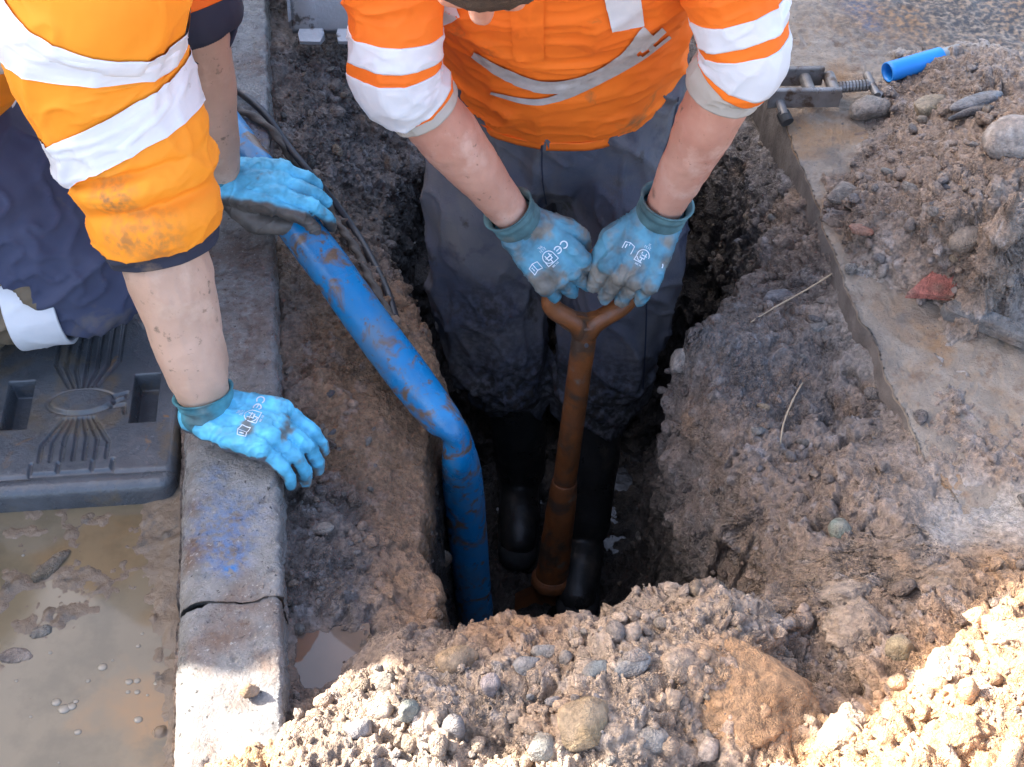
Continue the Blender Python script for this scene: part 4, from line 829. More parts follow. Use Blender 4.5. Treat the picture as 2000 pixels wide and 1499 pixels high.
M_skin = mat('skin', (0.50, 0.245, 0.165), (0.62, 0.335, 0.235), 11, 0.5, 0.3, 240, bdist=0.0012, sss=0.12, spots=[((0.48, 0.19, 0.125), 5, 0.45, 0.68), ((0.66, 0.40, 0.30), 14, 0.55, 0.7), ((0.36, 0.17, 0.11), 95, 0.64, 0.70), ((0.20, 0.12, 0.08), 20, 0.64, 0.68)])
M_skin1 = mat('pale_skin', (0.47, 0.30, 0.21), (0.58, 0.38, 0.275), 8, 0.55, 0.35, 200, bdist=0.0016, sss=0.10, spots=[((0.36, 0.26, 0.19), 5, .48, .70), ((0.60, 0.42, 0.31), 13, .55, .7), ((0.33, 0.22, 0.15), 95, .63, .70), ((0.23, 0.16, 0.11), 22, .65, .69)])
M_glove = mat('latex_glove', (0.1, 0.4, 0.6), scale=26, detail=3, attr='tint', rattr='rgh', bump=0.35, bscale=160, bdist=0.002)
M_print = mat('white_print', (0.70, 0.76, 0.80), rough=0.6)
M_boot = mat('black_rubber_boot', (0.014, 0.014, 0.014), (0.025, 0.024, 0.022), 20, 0.42, 0.3, 80, rvar=0.15, spots=[((0.05, 0.04, 0.03), 16, .58, .7)])
M_hair = mat('brown_hair', (0.045, 0.028, 0.018), (0.075, 0.045, 0.028), 120, 0.6, 0.8, 400)
M_eye = mat('eye', (0.5, 0.5, 0.5), rough=0.2)

def A_(*v): return np.array(v, float)
def nrm(v): v = np.asarray(v, float); return v / np.linalg.norm(v)
def chain(mb, pts, rad, seg=16):
    for i in range(len(pts) - 1): mb.add(*capsule(pts[i], rad[i], pts[i + 1], rad[i + 1], seg))
    return mb
def wrinkle(g, ampl, fa, fc, seed, axis=None):   # cloth folds: run mostly round the limb
    r, c = g.shape[:2]; C = g.mean(1); L = np.r_[0, np.cumsum(np.linalg.norm(np.diff(C, axis=0), axis=1))]
    ph = np.arange(c) / c * 2 * PI; rad = np.linalg.norm(g - C[:, None], axis=2).mean()
    tt, pp_ = np.meshgrid(L, ph, indexing='ij')
    sk_ = tt + .35 * rad * np.sin(pp_ + seed)
    p = np.stack([sk_.ravel() * fa, np.cos(pp_.ravel()) * rad * fc, np.sin(pp_.ravel()) * rad * fc], 1)
    a1 = 1 - np.abs(vnoise(p * .8 + .3 * np.stack([vnoise(p, seed + 8)] * 3, 1), seed)); a2 = 1 - np.abs(vnoise(p * 1.9 + 5, seed + 1))
    w = (a1 ** 5 * 1.1 + a2 ** 6 * .45 - .35).reshape(r, c) + .45 * fbm(p * .4 + 7, 2, seed + 5).reshape(r, c)
    e = np.minimum(np.arange(r), np.arange(r)[::-1]); w = w * (.35 + .65 * sstep(0, 10, e))[:, None]
    return g + gnormals(g) * (w * ampl)[..., None]
def rows_at(g, y0, y1):                      # rows of a sleeve whose centre falls between two picture heights
    C = g.mean(1); dep = CP * C[:, 1] + SP * (CAM_H - C[:, 2]); py = H0 / 2 - FPX * (SP * C[:, 1] - CP * (CAM_H - C[:, 2])) / dep
    k = np.where((py >= y0) & (py <= y1))[0]; return int(k.min()), int(k.max())
def cloth_tube(name, g, m, parent, lip=.006, ends=(True, True)):
    # g: outer surface; fold both rims inwards so the cloth has thickness
    C = g.mean(1, keepdims=True); n_ = g.shape[0]
    rows = [g]
    if ends[1]: rows += [(g[-1:] + (C[-1:] - g[-1:]) * .06), (g[-3:-2] + (C[-3:-2] - g[-3:-2]) * .09), (g[-10:-9] + (C[-10:-9] - g[-10:-9]) * .12)]
    if ends[0]: rows = [(g[9:10] + (C[9:10] - g[9:10]) * .12), (g[2:3] + (C[2:3] - g[2:3]) * .09), (g[:1] + (C[:1] - g[:1]) * .06)] + rows
    G = np.concatenate(rows, 0)
    o = mesh(name, G.reshape(-1, 3), gridfaces(G.shape[0], G.shape[1], True), m)
    return under(o, parent) if parent is not None else o
def band(name, g, i0, i1, m, parent, off=.0016):
    s_ = g[i0:i1 + 1]; n_ = gnormals(g)[i0:i1 + 1]; C = s_
    G = np.concatenate([s_[:1] - n_[:1] * .001, s_ + n_ * off, s_[-1:] - n_[-1:] * .001], 0)
    return under(mesh(name, G.reshape(-1, 3), gridfaces(G.shape[0], G.shape[1], True), m), parent)
def bvh_of(o):
    me = o.data; return BVHTree.FromPolygons([o.matrix_world @ v.co if o.parent is None else v.co for v in me.vertices], [tuple(p.vertices) for p in me.polygons])
def ribbon(name, pts, wid, bvh, m, parent, off=.0014, step=6, origin=(0, 0, CAM_H)):
    # strip of tape laid on the cloth: centre line and width given in the picture, found on the surface
    P_ = cat(np.array([(a, b, 0) for a, b in pts], float), max(8, int(sum(math.dist(p, q) for p, q in zip(pts, pts[1:])) / step)))[:, :2]
    w_ = np.interp(np.linspace(0, 1, len(P_)), np.linspace(0, 1, len(wid)), wid)
    T = np.gradient(P_, axis=0); T /= np.linalg.norm(T, axis=1)[:, None]; Nn_ = np.stack([-T[:, 1], T[:, 0]], 1)
    rows = []; M_ = max(3, int(max(wid) / step) + 1); O = Vector(origin)
    last = None
    for p, n_, w in zip(P_, Nn_, w_):
        row = []
        for k_ in np.linspace(-.5, .5, M_):
            d = Vector(ray(*(p + n_ * w * k_))).normalized(); h = bvh.ray_cast(O, d)
            if h[0] is None: row.append(None)
            else:
                nn = h[1] if h[1].dot(d) < 0 else -h[1]; row.append(np.array(h[0] + nn * off))
        rows.append(row)
    V, F, ix = [], [], {}
    for i, r in enumerate(rows):
        for j, q in enumerate(r):
            if q is not None: ix[i, j] = len(V); V.append(q)
    for i in range(len(rows) - 1):
        for j in range(M_ - 1):
            ks = [(i, j), (i, j + 1), (i + 1, j + 1), (i + 1, j)]
            if all(k_ in ix for k_ in ks):
                q = [V[ix[k_]] for k_ in ks]
                if max(np.linalg.norm(q[a] - q[a - 1]) for a in range(4)) < .035: F.append(tuple(ix[k_] for k_ in ks))
    if not F: return None
    return under(mesh(name, V, F, m), parent)

# --- hands in gloves ------------------------------------------------------------------
FING = {'index': (.0325, (.046, .028, .022), .0100), 'middle': (.0108, (.050, .031, .024), .0102), 'ring': (-.0112, (.047, .029, .023), .0099), 'little': (-.0320, (.037, .023, .020), .0092)}
def strokes_text(s, size):
    cu = bpy.data.curves.new('t', 'FONT'); cu.body = s; cu.size = size; cu.align_x = 'CENTER'; cu.align_y = 'CENTER'
    o = bpy.data.objects.new('t', cu); COL.objects.link(o); dg = bpy.context.evaluated_depsgraph_get(); me = bpy.data.meshes.new_from_object(o.evaluated_get(dg))
    v = np.array([q.co[:2] for q in me.vertices]).reshape(-1, 2); f = [tuple(p.vertices) for p in me.polygons]
    bpy.data.objects.remove(o); bpy.data.meshes.remove(me); return v, f
def line2d(pts, w):
    V, F = [], []; P_ = np.array(pts, float)
    for a, b in zip(P_[:-1], P_[1:]):
        t = b - a; L = np.linalg.norm(t); t /= L; n_ = np.array([-t[1], t[0]]) * w / 2; k = max(2, int(L / .002) + 1)
        for u_ in np.linspace(0, 1, k): c = a - t * w * .4 + (t * (L + w * .8)) * u_; V += [c + n_, c - n_]
        o = len(V) - 2 * k; F += [(o + 2 * i, o + 2 * i + 1, o + 2 * i + 3, o + 2 * i + 2) for i in range(k - 1)]
    return V, F
def arc2d(c, r, a0, a1, w, n=14): return line2d([(c[0] + r * math.cos(a), c[1] + r * math.sin(a)) for a in np.linspace(a0, a1, n)], w)
def print_marks(gl, bvh, centre, ex, ey, n, parent, muddy=False):
    # printed safety marks: CE, a shield, a booklet, two lines of tiny type
    parts = []
    parts += [arc2d((-.0245, 0), .0046, .9, 5.4, .0016), arc2d((-.0140, 0), .0046, .9, 5.4, .0016), line2d([(-.0180, 0), (-.0120, 0)], .0014)]
    parts += [arc2d((.001, -.001), .0082, .25 - PI, .25 - PI + PI + 1.35, .0011), line2d([(-.0070, -.003), (-.0075, .0085), (.0095, .0085), (.0090, .001)], .001), line2d([(-.002, -.005), (-.002, .0025), (.004, .0025), (.004, -.005)], .0013), line2d([(-.0035, -.0015), (.0055, -.0015)], .0013), line2d([(.001, .0025), (.001, .006)], .0013)]
    parts += [line2d([(.0165, .0045), (.0235, .0025), (.0305, .0045), (.0305, -.0065), (.0235, -.0085), (.0165, -.0065), (.0165, .0045)], .001), line2d([(.0235, .0025), (.0235, -.0085)], .001), line2d([(.027, .000), (.027, -.0045)], .0014)]
    V, F = [], []
    for v, f in parts:
        o = len(V); V += list(v); F += [tuple(i + o for i in q) for q in f]
    for s_, pos, sz in (('2131', (.001, -.0135), .0050), ('9/L', (.001, -.0180), .0050), ('EN 388', (.001, .0120), .0034)):
        v, f = strokes_text(s_, sz); o = len(V)
        V += [np.array([pos[0] + q[0], pos[1] + q[1]]) for q in v]; F += [tuple(i + o for i in q) for q in f]
    W = []; ok = []
    for (a, b) in V:
        p = Vector(centre + ex * a * 1.18 + ey * b * 1.18); h = bvh.ray_cast(p + Vector(n) * .06, -Vector(n), .12)
        ok.append(h[0] is not None); W.append(h[0] + Vector(n) * .0006 if h[0] is not None else p)
    F = [q for q in F if all(ok[i] for i in q)]
    if muddy: F = [q for q in F if vnoise(np.array([[V[q[0]][0] * 160, V[q[0]][1] * 160, 3.]]), 3)[0] < .25]
    if F: under(mesh('printed_mark', W, F, M_print, smooth=False), parent)
def glove(name, person, wrist, f, n, thumb, bends, tj, armdir, blue, palm, mudf, seed, scale=1.0, prnt=None, splay=.06, two=True, cuff_r=.034, cuffcol=None, cuff_len=.05, muddyp=False, voxel=.0019, over=None, side_grey=None):
    f = nrm(f); n = nrm(n - f * (np.asarray(n) @ f)); s = np.cross(n, f) * thumb; wrist = np.asarray(wrist, float); mb = MB()
    lo = lambda a, b, c: wrist + (f * a + s * b + n * c) * scale
    for k_, (off, ls, r) in FING.items():
        base = lo(.094 - abs(off - .008) * .22, off, .001); r = r * scale
        mb.add(*capsule(lo(.004, off * .62, 0), .0185 * scale, base, .0150 * scale)); mb.add(*capsule(lo(.035, off * .8, -.006), .016 * scale, base - n * .004, .0125 * scale))
        if over and k_ in over: pts = [base] + [np.asarray(q, float) for q in over[k_]]
        else:
            ang = 0; p = base; pts = [p]; sp = splay * off / .03
            for L, b_ in zip(ls, bends[k_]):
                ang += b_; d = nrm(f * math.cos(ang) - n * math.sin(ang) + s * sp); p = p + d * L * scale; pts.append(p)
        chain(mb, pts, [r * 1.1, r * 1.05, r * .98, r * .86])
    tp = [lo(*q) if isinstance(q, tuple) else q for q in tj]
    chain(mb, tp, [.0190 * scale, .0165 * scale, .0140 * scale, .0120 * scale][:len(tp)])
    for e_ in (-.010, .010): mb.add(*capsule(lo(-.014, e_, 0), .0235 * scale, lo(.03, e_ * 1.5, 0), .019 * scale))
    mb.add(*capsule(lo(.02, .0, -.002), .021 * scale, lo(.078, -.002, 0), .018 * scale))
    v, nn, fc = remesh(mb, voxel, 4, .5)
    v = v + nn * (fbm(v * 45, 2, seed) * .0008 + .0022 * ((1 - np.abs(vnoise(v * 42 + 3 * vnoise(v * 20, 5)[:, None], seed + 2))) ** 6 - .2))[:, None]
    up_ = nn @ n; h = (v - wrist) @ n
    edge = sstep(.02, -.18, up_ + .25 * fbm(v * 60, 2, seed + 4)) if two else np.zeros(len(v))
    col = np.tile(blue, (len(v), 1)) * (1 + .12 * fbm(v * 35, 3, seed + 1)[:, None]); col = col * (1 - edge[:, None]) + edge[:, None] * np.array(palm)
    if side_grey is not None: sg_ = sstep(side_grey, side_grey + .008, (v - wrist) @ s - .35 * ((v - wrist) @ n) + .004 * fbm(v * 60, 2, seed + 6))[:, None]; col = col * (1 - sg_) + sg_ * np.array(palm) * (1 + .3 * fbm(v * 40, 2, 4)[:, None])
    mm = sstep(mudf[0], mudf[1], fbm(v * 24 + 3, 4, seed + 9, .6) + mudf[2] * sstep(.06, .16, (v - wrist) @ f))[:, None] * .85
    col = col * (1 - mm) + mm * np.array([.21, .165, .115])
    g = under(mesh(name, v, fc, M_glove, attrs={'tint': np.clip(col, .01, .8), 'rgh': np.clip(.5 + .25 * mm[:, 0], 0, 1)}), person)
    # knitted cuff
    ad = nrm(armdir); c0 = wrist + f * .022; pth = [c0, wrist - f * .004, wrist + ad * cuff_len * .5, wrist + ad * cuff_len]
    gg = loft(pth, [(.028 * scale, .017 * scale), (.0355 * scale, .0275 * scale), (cuff_r, cuff_r * .92), (cuff_r * 1.05, cuff_r)], s, 50, 60)
    L = np.linspace(0, 1, 50)[:, None]; ph = np.linspace(0, 2 * PI, 60, endpoint=False)[None]
    gg = gg + gnormals(gg) * (.0012 * np.sin(L * 26 + .8 * np.sin(ph + seed)) + .0022 * np.exp(-((L - 1) / .08) ** 2))[..., None]
    cc = np.array(cuffcol if cuffcol is not None else np.array(blue) * .55)
    co_ = np.concatenate([gg, gg[-1:] + (gg.mean(1, keepdims=True)[-1:] - gg[-1:]) * .1, gg[-8:-7] + (gg.mean(1, keepdims=True)[-8:-7] - gg[-8:-7]) * .12], 0)
    vv = co_.reshape(-1, 3); mu = sstep(.1, .5, fbm(vv * 30, 3, seed + 20))[:, None] * .45
    cf = mesh('cuff', vv, gridfaces(co_.shape[0], 60, True), M_glove, attrs={'tint': np.tile(cc, (len(vv), 1)) * (1 - mu) + mu * np.array([.17, .15, .11]), 'rgh': np.full(len(vv), .85)})
    cf.parent = g
    if prnt is not None:
        bv = BVHTree.FromPolygons([tuple(map(float, q)) for q in v], [tuple(map(int, q)) for q in fc])
        e0 = np.cross(f, n); ct, st = math.cos(prnt[3]), math.sin(prnt[3]); print_marks(g, bv, lo(*prnt[:3]), e0 * ct + f * st, f * ct - e0 * st, n, g, muddyp)
    return g
def face(person, c, F, Up, mb):
    S = nrm(np.cross(F, Up)); q = lambda a, b, d: c + F * a + Up * b + S * d
    mb.add(*capsule(q(-.02, .025, 0), .092, q(.012, .02, 0), .088, 24, 8)); mb.add(*capsule(q(.02, -.045, 0), .070, q(.035, -.06, 0), .060, 20, 7))
    mb.add(*capsule(q(.058, -.098, .012), .026, q(.058, -.098, -.012), .026)); mb.add(*capsule(q(.098, .004, 0), .010, q(.116, -.030, 0), .0145)); mb.add(*capsule(q(.104, -.034, .012), .009, q(.104, -.034, -.012), .009))
    mb.add(*capsule(q(.086, .022, .035), .014, q(.086, .022, -.035), .014)); mb.add(*capsule(q(.088, -.062, .018), .010, q(.088, -.062, -.018), .010))
    for e in (-1, 1): mb.add(*capsule(q(-.01, .012, .09 * e), .014, q(-.012, -.022, .088 * e), .011))
    hb = MB(); hb.add(*capsule(q(-.03, .042, 0), .096, q(.005, .048, 0), .090, 24, 8)); hb.add(*capsule(q(-.045, -.02, 0), .086, q(-.04, .02, 0), .092, 20, 7))
    v, nn, fc = remesh(hb, .006, 4); v = v + nn * (fbm(v * 55, 4, 3) * .006)[:, None]
    under(mesh('hair', v, fc, M_hair), person)
    for e in (-1, 1): MB().add(*capsule(q(.084, .0, .032 * e), .0125, q(.085, .0, .032 * e), .0125)).obj('eye', M_eye, person, True)

# --- the worker standing in the pit --------------------------------------------------------
def worker_in_pit():
    sh = (A_(-.155, 1.57, .665), A_(.262, 1.58, .675)); el = (U(782, 150, .42), U(1446, 110, .44)); wr = (U(1020, 444, .108), U(1284, 432, .108))
    person = thing('person', 'worker in orange hi-vis shirt standing in the pit gripping a spade', 'person', (.08, 1.62, PIT_Z + .04))
    c, F, Up = A_(-.026, 1.290, .827), nrm(A_(-.06, -.36, -.93)), nrm(A_(0, -.93, .36)); Up = nrm(Up - F * (Up @ F))
    mb = MB(); face(person, c, F, Up, mb)
    chain(mb, [A_(.045, 1.50, .74), c - Up * .07 - F * .03], [.058, .055])
    chain(mb, [A_(.08, 1.86, .15), A_(.07, 1.76, .42), A_(.055, 1.64, .60), A_(.045, 1.54, .70)], [.13, .125, .105, .055])
    chain(mb, [A_(-.06, 1.61, .61), A_(.17, 1.62, .62)], [.062, .062])
    for s_, e_, w_ in zip(sh, el, wr):
        fm = e_ * .62 + w_ * .38; chain(mb, [s_ * .7 + e_ * .3, e_, fm, e_ * .25 + w_ * .75, e_ * .09 + w_ * .91], [.048, .0445, .0455, .034, .0285], 24)
    for s_, e_, c_ in zip(sh, el, (A_(-.06, 1.61, .61), A_(.17, 1.62, .62))): chain(mb, [c_, s_ * .75 + c_ * .25 + A_(0, 0, -.02), s_ * .7 + e_ * .3], [.05, .042, .046])
    legs = ([A_(.0, 1.85, .10), A_(-.03, 1.78, -.25), A_(.012, 1.72, -.68)], [A_(.165, 1.84, .10), A_(.18, 1.74, -.24), A_(.15, 1.60, -.68)])
    for l in legs: chain(mb, l, [.075, .05, .035])
    v, nn, f = remesh(mb, .0040, 6); v = v + nn * (fbm(v * 30, 3, 4) * .0010 + .0016 * fbm(np.stack([v[:, 0] * 60, v[:, 1] * 22, v[:, 2] * 22], 1), 2, 6, .5, True))[:, None]
    under(mesh('body', v, f, M_skin), person)
    # shirt
    tp = [A_(.08, 1.862, .185), A_(.08, 1.855, .22), A_(.08, 1.83, .29), A_(.07, 1.755, .45), A_(.06, 1.66, .585), A_(.052, 1.575, .68), A_(.045, 1.515, .735), A_(.043, 1.49, .765)]
    tr = [(.190, .168), (.196, .170), (.199, .172), (.208, .160), (.214, .142), (.196, .112), (.10, .078), (.075, .066)]
    g = loft(tp, tr, (1, 0, 0), 150, 180, .92); g = wrinkle(g, .010, 13, 9, 12); g = wrinkle(g, .0028, 40, 24, 13)
    shirt = cloth_tube('shirt', g, M_orange, person)
    bv = bvh_of(shirt)
    ribbon('placket', [(1030, -60), (1030, 20), (1033, 118)], [66, 64, 60], bv, M_orange, shirt, .003)
    ribbon('reflective_band', [(925, 105), (985, 142), (1060, 168), (1140, 158), (1215, 118), (1268, 62)], [12, 22, 24, 24, 26, 34], bv, M_oldtape, shirt, .003)
    ribbon('reflective_band', [(960, 180), (1030, 196), (1080, 192), (1160, 158), (1240, 112), (1300, 62)], [5, 12, 16, 16, 20, 28], bv, M_oldtape, shirt, .003)
    ribbon('brace_band', [(800, -70), (850, -5), (876, 45)], [70, 62, 56], bv, M_tape, shirt, .003)
    ribbon('brace_band', [(1205, -80), (1215, -10), (1226, 55)], [72, 70, 64], bv, M_tape, shirt, .003)
    for i in (0, 1):
        sg = (-1, 1)[i]; d = nrm(wr[i] - el[i]); e_ = el[i]
        pth = [sh[i] + A_(-.03 * sg, 0, .01), sh[i] * .93 + e_ * .07 + A_(.01 * sg, 0, 0), sh[i] * .5 + e_ * .5, e_ + A_(.004 * sg, -.006, .012), e_ + d * .04, e_ + d * .066]
        rad = [(.068, .072), (.070, .072), (.062, .066), (.057, .061), (.055, .056), (.054, .055)]
        gs_ = loft(pth, rad, (0, 1, 0), 150, 110); gs_ = wrinkle(gs_, .0055, 18, 14, 30 + i); gs_ = wrinkle(gs_, .0010, 60, 40, 34 + i)
        ys = ((58, 108), (128, 186), 196)[0:3] if i == 0 else ((8, 58), (78, 132), 142)
        b0 = rows_at(gs_, *ys[0]); b1 = rows_at(gs_, *ys[1]); cut = rows_at(gs_, ys[1][1], ys[2])[1]
        cloth_tube('sleeve', gs_[:cut], M_orange, shirt)
        under_ = cloth_tube('sleeve_cuff', gs_[cut - 4:] - gnormals(gs_)[cut - 4:] * .0015, M_lining, shirt)
        band('reflective_band', gs_, *b0, M_tape, shirt); band('reflective_band', gs_, *b1, M_tape, shirt)
    # trousers
    mb = MB(); chain(mb, [A_(.0, 1.855, .30), A_(.0, 1.855, .10)], [.135, .135]); chain(mb, [A_(.16, 1.855, .30), A_(.16, 1.85, .10)], [.135, .135]); chain(mb, [A_(.08, 1.855, .31), A_(.08, 1.85, .10)], [.150, .145])
    lp = ([A_(-.005, 1.85, .12), A_(-.040, 1.80, -.02), A_(-.042, 1.765, -.22), A_(-.022, 1.735, -.38), A_(.004, 1.725, -.46), A_(.006, 1.722, -.475)], [A_(.17, 1.845, .12), A_(.192, 1.79, -.02), A_(.190, 1.745, -.22), A_(.176, 1.71, -.38), A_(.164, 1.70, -.45), A_(.163, 1.698, -.466)])
    lr = ([.125, .106, .098, .088, .072, .062], [.125, .106, .098, .092, .090, .078])
    for p, r in zip(lp, lr): chain(mb, p, r, 24)
    v, nn, f = remesh(mb, .0052, 8)
    q_ = np.stack([v[:, 0] * 11, v[:, 1] * 11, v[:, 2] * 8 + v[:, 0] * 7], 1); w = .016 * (1 - np.abs(vnoise(q_, 61))) ** 4 + .007 * (1 - np.abs(vnoise(q_ * 2.3, 62))) ** 5 + fbm(v * 7, 3, 63) * .012 - .004
    low = np.exp(-((v[:, 2] + .40) / .06) ** 2); w = w + low * .012 * fbm(np.stack([v[:, 0] * 14, v[:, 1] * 14, v[:, 2] * 26], 1), 2, 65, .5, True)
    v = v + nn * w[:, None]
    tro = under(mesh('trousers', v, f, M_trouser), person); tb = bvh_of(tro)
    ribbon('fly_seam', [(1060, 262), (1058, 330), (1066, 400)], [3, 3, 3], tb, M_navy, tro, .0012, 4)
    ribbon('fly_flap', [(1094, 258), (1096, 280), (1096, 300)], [62, 60, 46], tb, M_trouser, tro, .0028, 4)
    ribbon('pocket_seam', [(1325, 190), (1310, 260), (1285, 330)], [3, 3, 3], tb, M_navy, tro, .0012, 4)
    ribbon('leg_seam', [(1255, 480), (1262, 600), (1255, 760)], [3, 3, 3], tb, M_navy, tro, .0012, 4)
    # boots
    for i in (0, 1):
        l = legs[i]; top = (A_(.006, 1.722, -.43), A_(.163, 1.70, -.42))[i]; an = (A_(.018, 1.69, -.695), A_(.146, 1.56, -.695))[i]; toe = (A_(.012, 1.555, -.742), A_(.128, 1.425, -.742))[i]
        mb = MB(); chain(mb, [top, top * .5 + an * .5, an], [.060, .056, .050], 24); chain(mb, [an + A_(0, .03, -.035), an * .4 + toe * .6 + A_(0, 0, .0), toe], [.040, .042, .038], 22)
        v, nn, f = remesh(mb, .004, 5); v = v + nn * (fbm(v * 18, 3, 71) * .003)[:, None]; v[:, 2] = np.maximum(v[:, 2], -.782)
        b = under(mesh('boot', v, f, M_boot), person)
        chain(MB(), [an + A_(0, .04, -.075), toe + A_(0, -.01, -.028)], [.044, .042]).obj('sole', M_tyre, b, True)
    # gloves on the spade handle
    bl = (.075, .235, .32)
    k0 = bar_c - side * .036 + ax * .012; k1 = bar_c + side * .036 + ax * .012
    g1 = U(1106, 540, .046); f0 = nrm(g1 - wr[0])
    bd = {'index': (.72, 1.5, 1.1), 'middle': (.78, 1.5, 1.1), 'ring': (.82, 1.5, 1.1), 'little': (.86, 1.5, 1.1)}
    glove('glove', person, wr[0], f0, nrm(A_(-.25, -.55, .75)), 1, bd, [(.012, .022, -.004), (.045, .046, -.012), (.072, .050, -.030), (.090, .040, -.044)], el[0] - wr[0], bl, (.10, .09, .08), (-.15, .40, .1), 201, 1.1, (.056, .002, 0, .0, 1), cuff_r=.038, cuffcol=(.075, .155, .165), two=False, cuff_len=.048)
    g2 = U(1219, 556, .042); f1 = nrm(g2 - wr[1])
    glove('glove', person, wr[1], f1, nrm(A_(.1, -.6, .75)), -1, bd, [(.012, .022, -.004), (.050, .047, -.004), (.085, .046, -.012), (.112, .038, -.022)], el[1] - wr[1], bl, (.10, .09, .08), (-.25, .35, .1), 223, 1.1, (.056, -.004, 0, .0, 1), cuff_r=.039, cuffcol=(.075, .155, .165), two=False, cuff_len=.048, muddyp=True)
worker_in_pit()

# --- the worker kneeling on the road ------------------------------------------------------------
def worker_kneeling():
    person = thing('person', 'worker in amber hi-vis shirt kneeling by the kerb and holding the pipe', 'person', (-.80, 1.50, -.12))
    sh = (A_(-.500, 1.45, .745), A_(-.56, 1.80, .78)); el = (U(293, 400, .350), U(379, 22, .435)); wr = (U(408, 806, .052), U(436, 352, .105))
    c, F, Up = A_(-.30, 1.66, 1.02), nrm(A_(.72, -.1, -.68)), nrm(A_(.68, 0, .72)); Up = nrm(Up - F * (Up @ F))
    mb = MB(); face(person, c, F, Up, mb)
    hip = A_(-1.0, 1.64, .38)
    chain(mb, [A_(-.53, 1.63, .82), c - Up * .07 - F * .03], [.058, .055]); chain(mb, [hip, A_(-.80, 1.63, .58), A_(-.62, 1.63, .75), A_(-.54, 1.63, .82)], [.12, .12, .10, .055]); chain(mb, [A_(-.60, 1.55, .72), A_(-.62, 1.72, .74)], [.055, .055])
    for i in (0, 1):
        e_, w_ = el[i], wr[i]; bd_ = ((.060, .058, .059, .045, .034), (.048, .044, .044, .034, .030))[i]
        chain(mb, [sh[i] * .7 + e_ * .3, e_, e_ * .66 + w_ * .34, e_ * .22 + w_ * .78, e_ * .06 + w_ * .94], bd_, 26)
    for i, c_ in ((0, A_(-.60, 1.55, .72)), (1, A_(-.62, 1.72, .74))): chain(mb, [c_, sh[i] * .75 + c_ * .25 + A_(0, 0, -.02), sh[i] * .7 + el[i] * .3], [.05, .042, .046])
    kn = A_(-.640, 1.500, .065); ft = A_(-1.02, 1.43, .045)
    kn2 = A_(-.70, 1.95, .12); ft2 = A_(-1.05, 1.95, -.05)
    chain(mb, [hip, kn, ft], [.08, .05, .04]); chain(mb, [hip + A_(0, .12, 0), kn2, ft2], [.08, .05, .04])
    v, nn, f = remesh(mb, .0042, 6); v = v + nn * (fbm(v * 24, 3, 4) * .0012 + .0018 * fbm(np.stack([v[:, 0] * 55, v[:, 1] * 40, v[:, 2] * 14], 1), 2, 6, .5, True))[:, None]
    under(mesh('body', v, f, M_skin1), person)
    # shirt: body
    g = loft([A_(-.93, 1.645, .33), A_(-.90, 1.64, .38), A_(-.80, 1.63, .52), A_(-.66, 1.63, .68), A_(-.58, 1.63, .77), A_(-.535, 1.63, .82), A_(-.51, 1.63, .85)], [(.17, .19), (.178, .195), (.18, .195), (.165, .195), (.13, .17), (.075, .085), (.07, .07)], (1, 0, -.8), 130, 160, .92)
    g = wrinkle(g, .008, 16, 9, 45); shirt = cloth_tube('shirt', g, M_amber, person)
    band('reflective_band', g, 6, 24, M_tape, shirt, .003); band('reflective_band', g, 52, 70, M_tape, shirt, .003)
    # near sleeve: wide, bunched above the elbow
    pth = [A_(-.535, 1.50, .76), U(196, -70, .665), U(185, 40, .590), U(190, 120, .535), U(232, 220, .465), U(262, 290, .418), U(285, 360, .372), U(300, 415, .335), U(313, 462, .300), U(320, 486, .283)]
    rad = [(.10, .10), (.104, .10), (.106, .10), (.107, .10), (.106, .098), (.104, .095), (.090, .086), (.087, .083), (.081, .079), (.077, .076)]
    s_ = loft(pth, rad, (1, 0, 0), 240, 150)
    t = np.linspace(0, 1, 240)[:, None]; ph = np.linspace(0, 2 * PI, 150, endpoint=False)[None]
    sk_ = t + .018 * np.cos(ph - .6)
    fold = .0085 * np.exp(-((sk_ - .80) / .030) ** 2) - .010 * np.exp(-((sk_ - .755) / .013) ** 2) + .0085 * np.exp(-((sk_ - .90) / .035) ** 2) - .008 * np.exp(-((sk_ - .85) / .014) ** 2)
    s_ = s_ + gnormals(s_) * (fold * (.75 + .5 * np.sin(2 * ph + 14 * t)))[..., None]; s_ = wrinkle(s_, .0075, 13, 10, 77); s_ = wrinkle(s_, .0015, 45, 26, 78)
    cut = 226
    sl = cloth_tube('sleeve', s_[:cut], M_amber, shirt)
    cloth_tube('sleeve_cuff', s_[cut - 4:] - gnormals(s_)[cut - 4:] * .002, M_navy, shirt)
    # slanting tape: shift the slice along the sleeve round its girth
    def slant(i0, i1, k, ph0):
        G = []; nb = gnormals(s_); n_ = i1 - i0 + 1
        for j in range(150):
            o = k * math.cos(j / 150 * 2 * PI - ph0); q_ = (s_ + nb * .0034)[:, j]; G.append(np.stack([np.interp(np.arange(n_) + i0 + o, np.arange(len(q_)), q_[:, a_]) for a_ in range(3)], 1))
        G = np.stack(G, 1); G = np.concatenate([G[:1] - .0, G, G[-1:]], 0)
        return under(mesh('reflective_band', G.reshape(-1, 3), gridfaces(G.shape[0], 150, True), M_tape), shirt)
    slant(76, 108, 3, PI); slant(138, 170, 13, PI + .2)
    # far sleeve
    d = nrm(wr[1] - el[1])
    f_ = loft([sh[1] + A_(-.03, -.03, 0), sh[1], sh[1] * .5 + el[1] * .5, el[1] - d * .01, el[1] + d * .008], [(.085, .085), (.085, .085), (.075, .075), (.068, .068), (.066, .066)], (1, 0, 0), 110, 100); f_ = wrinkle(f_, .006, 24, 10, 91)
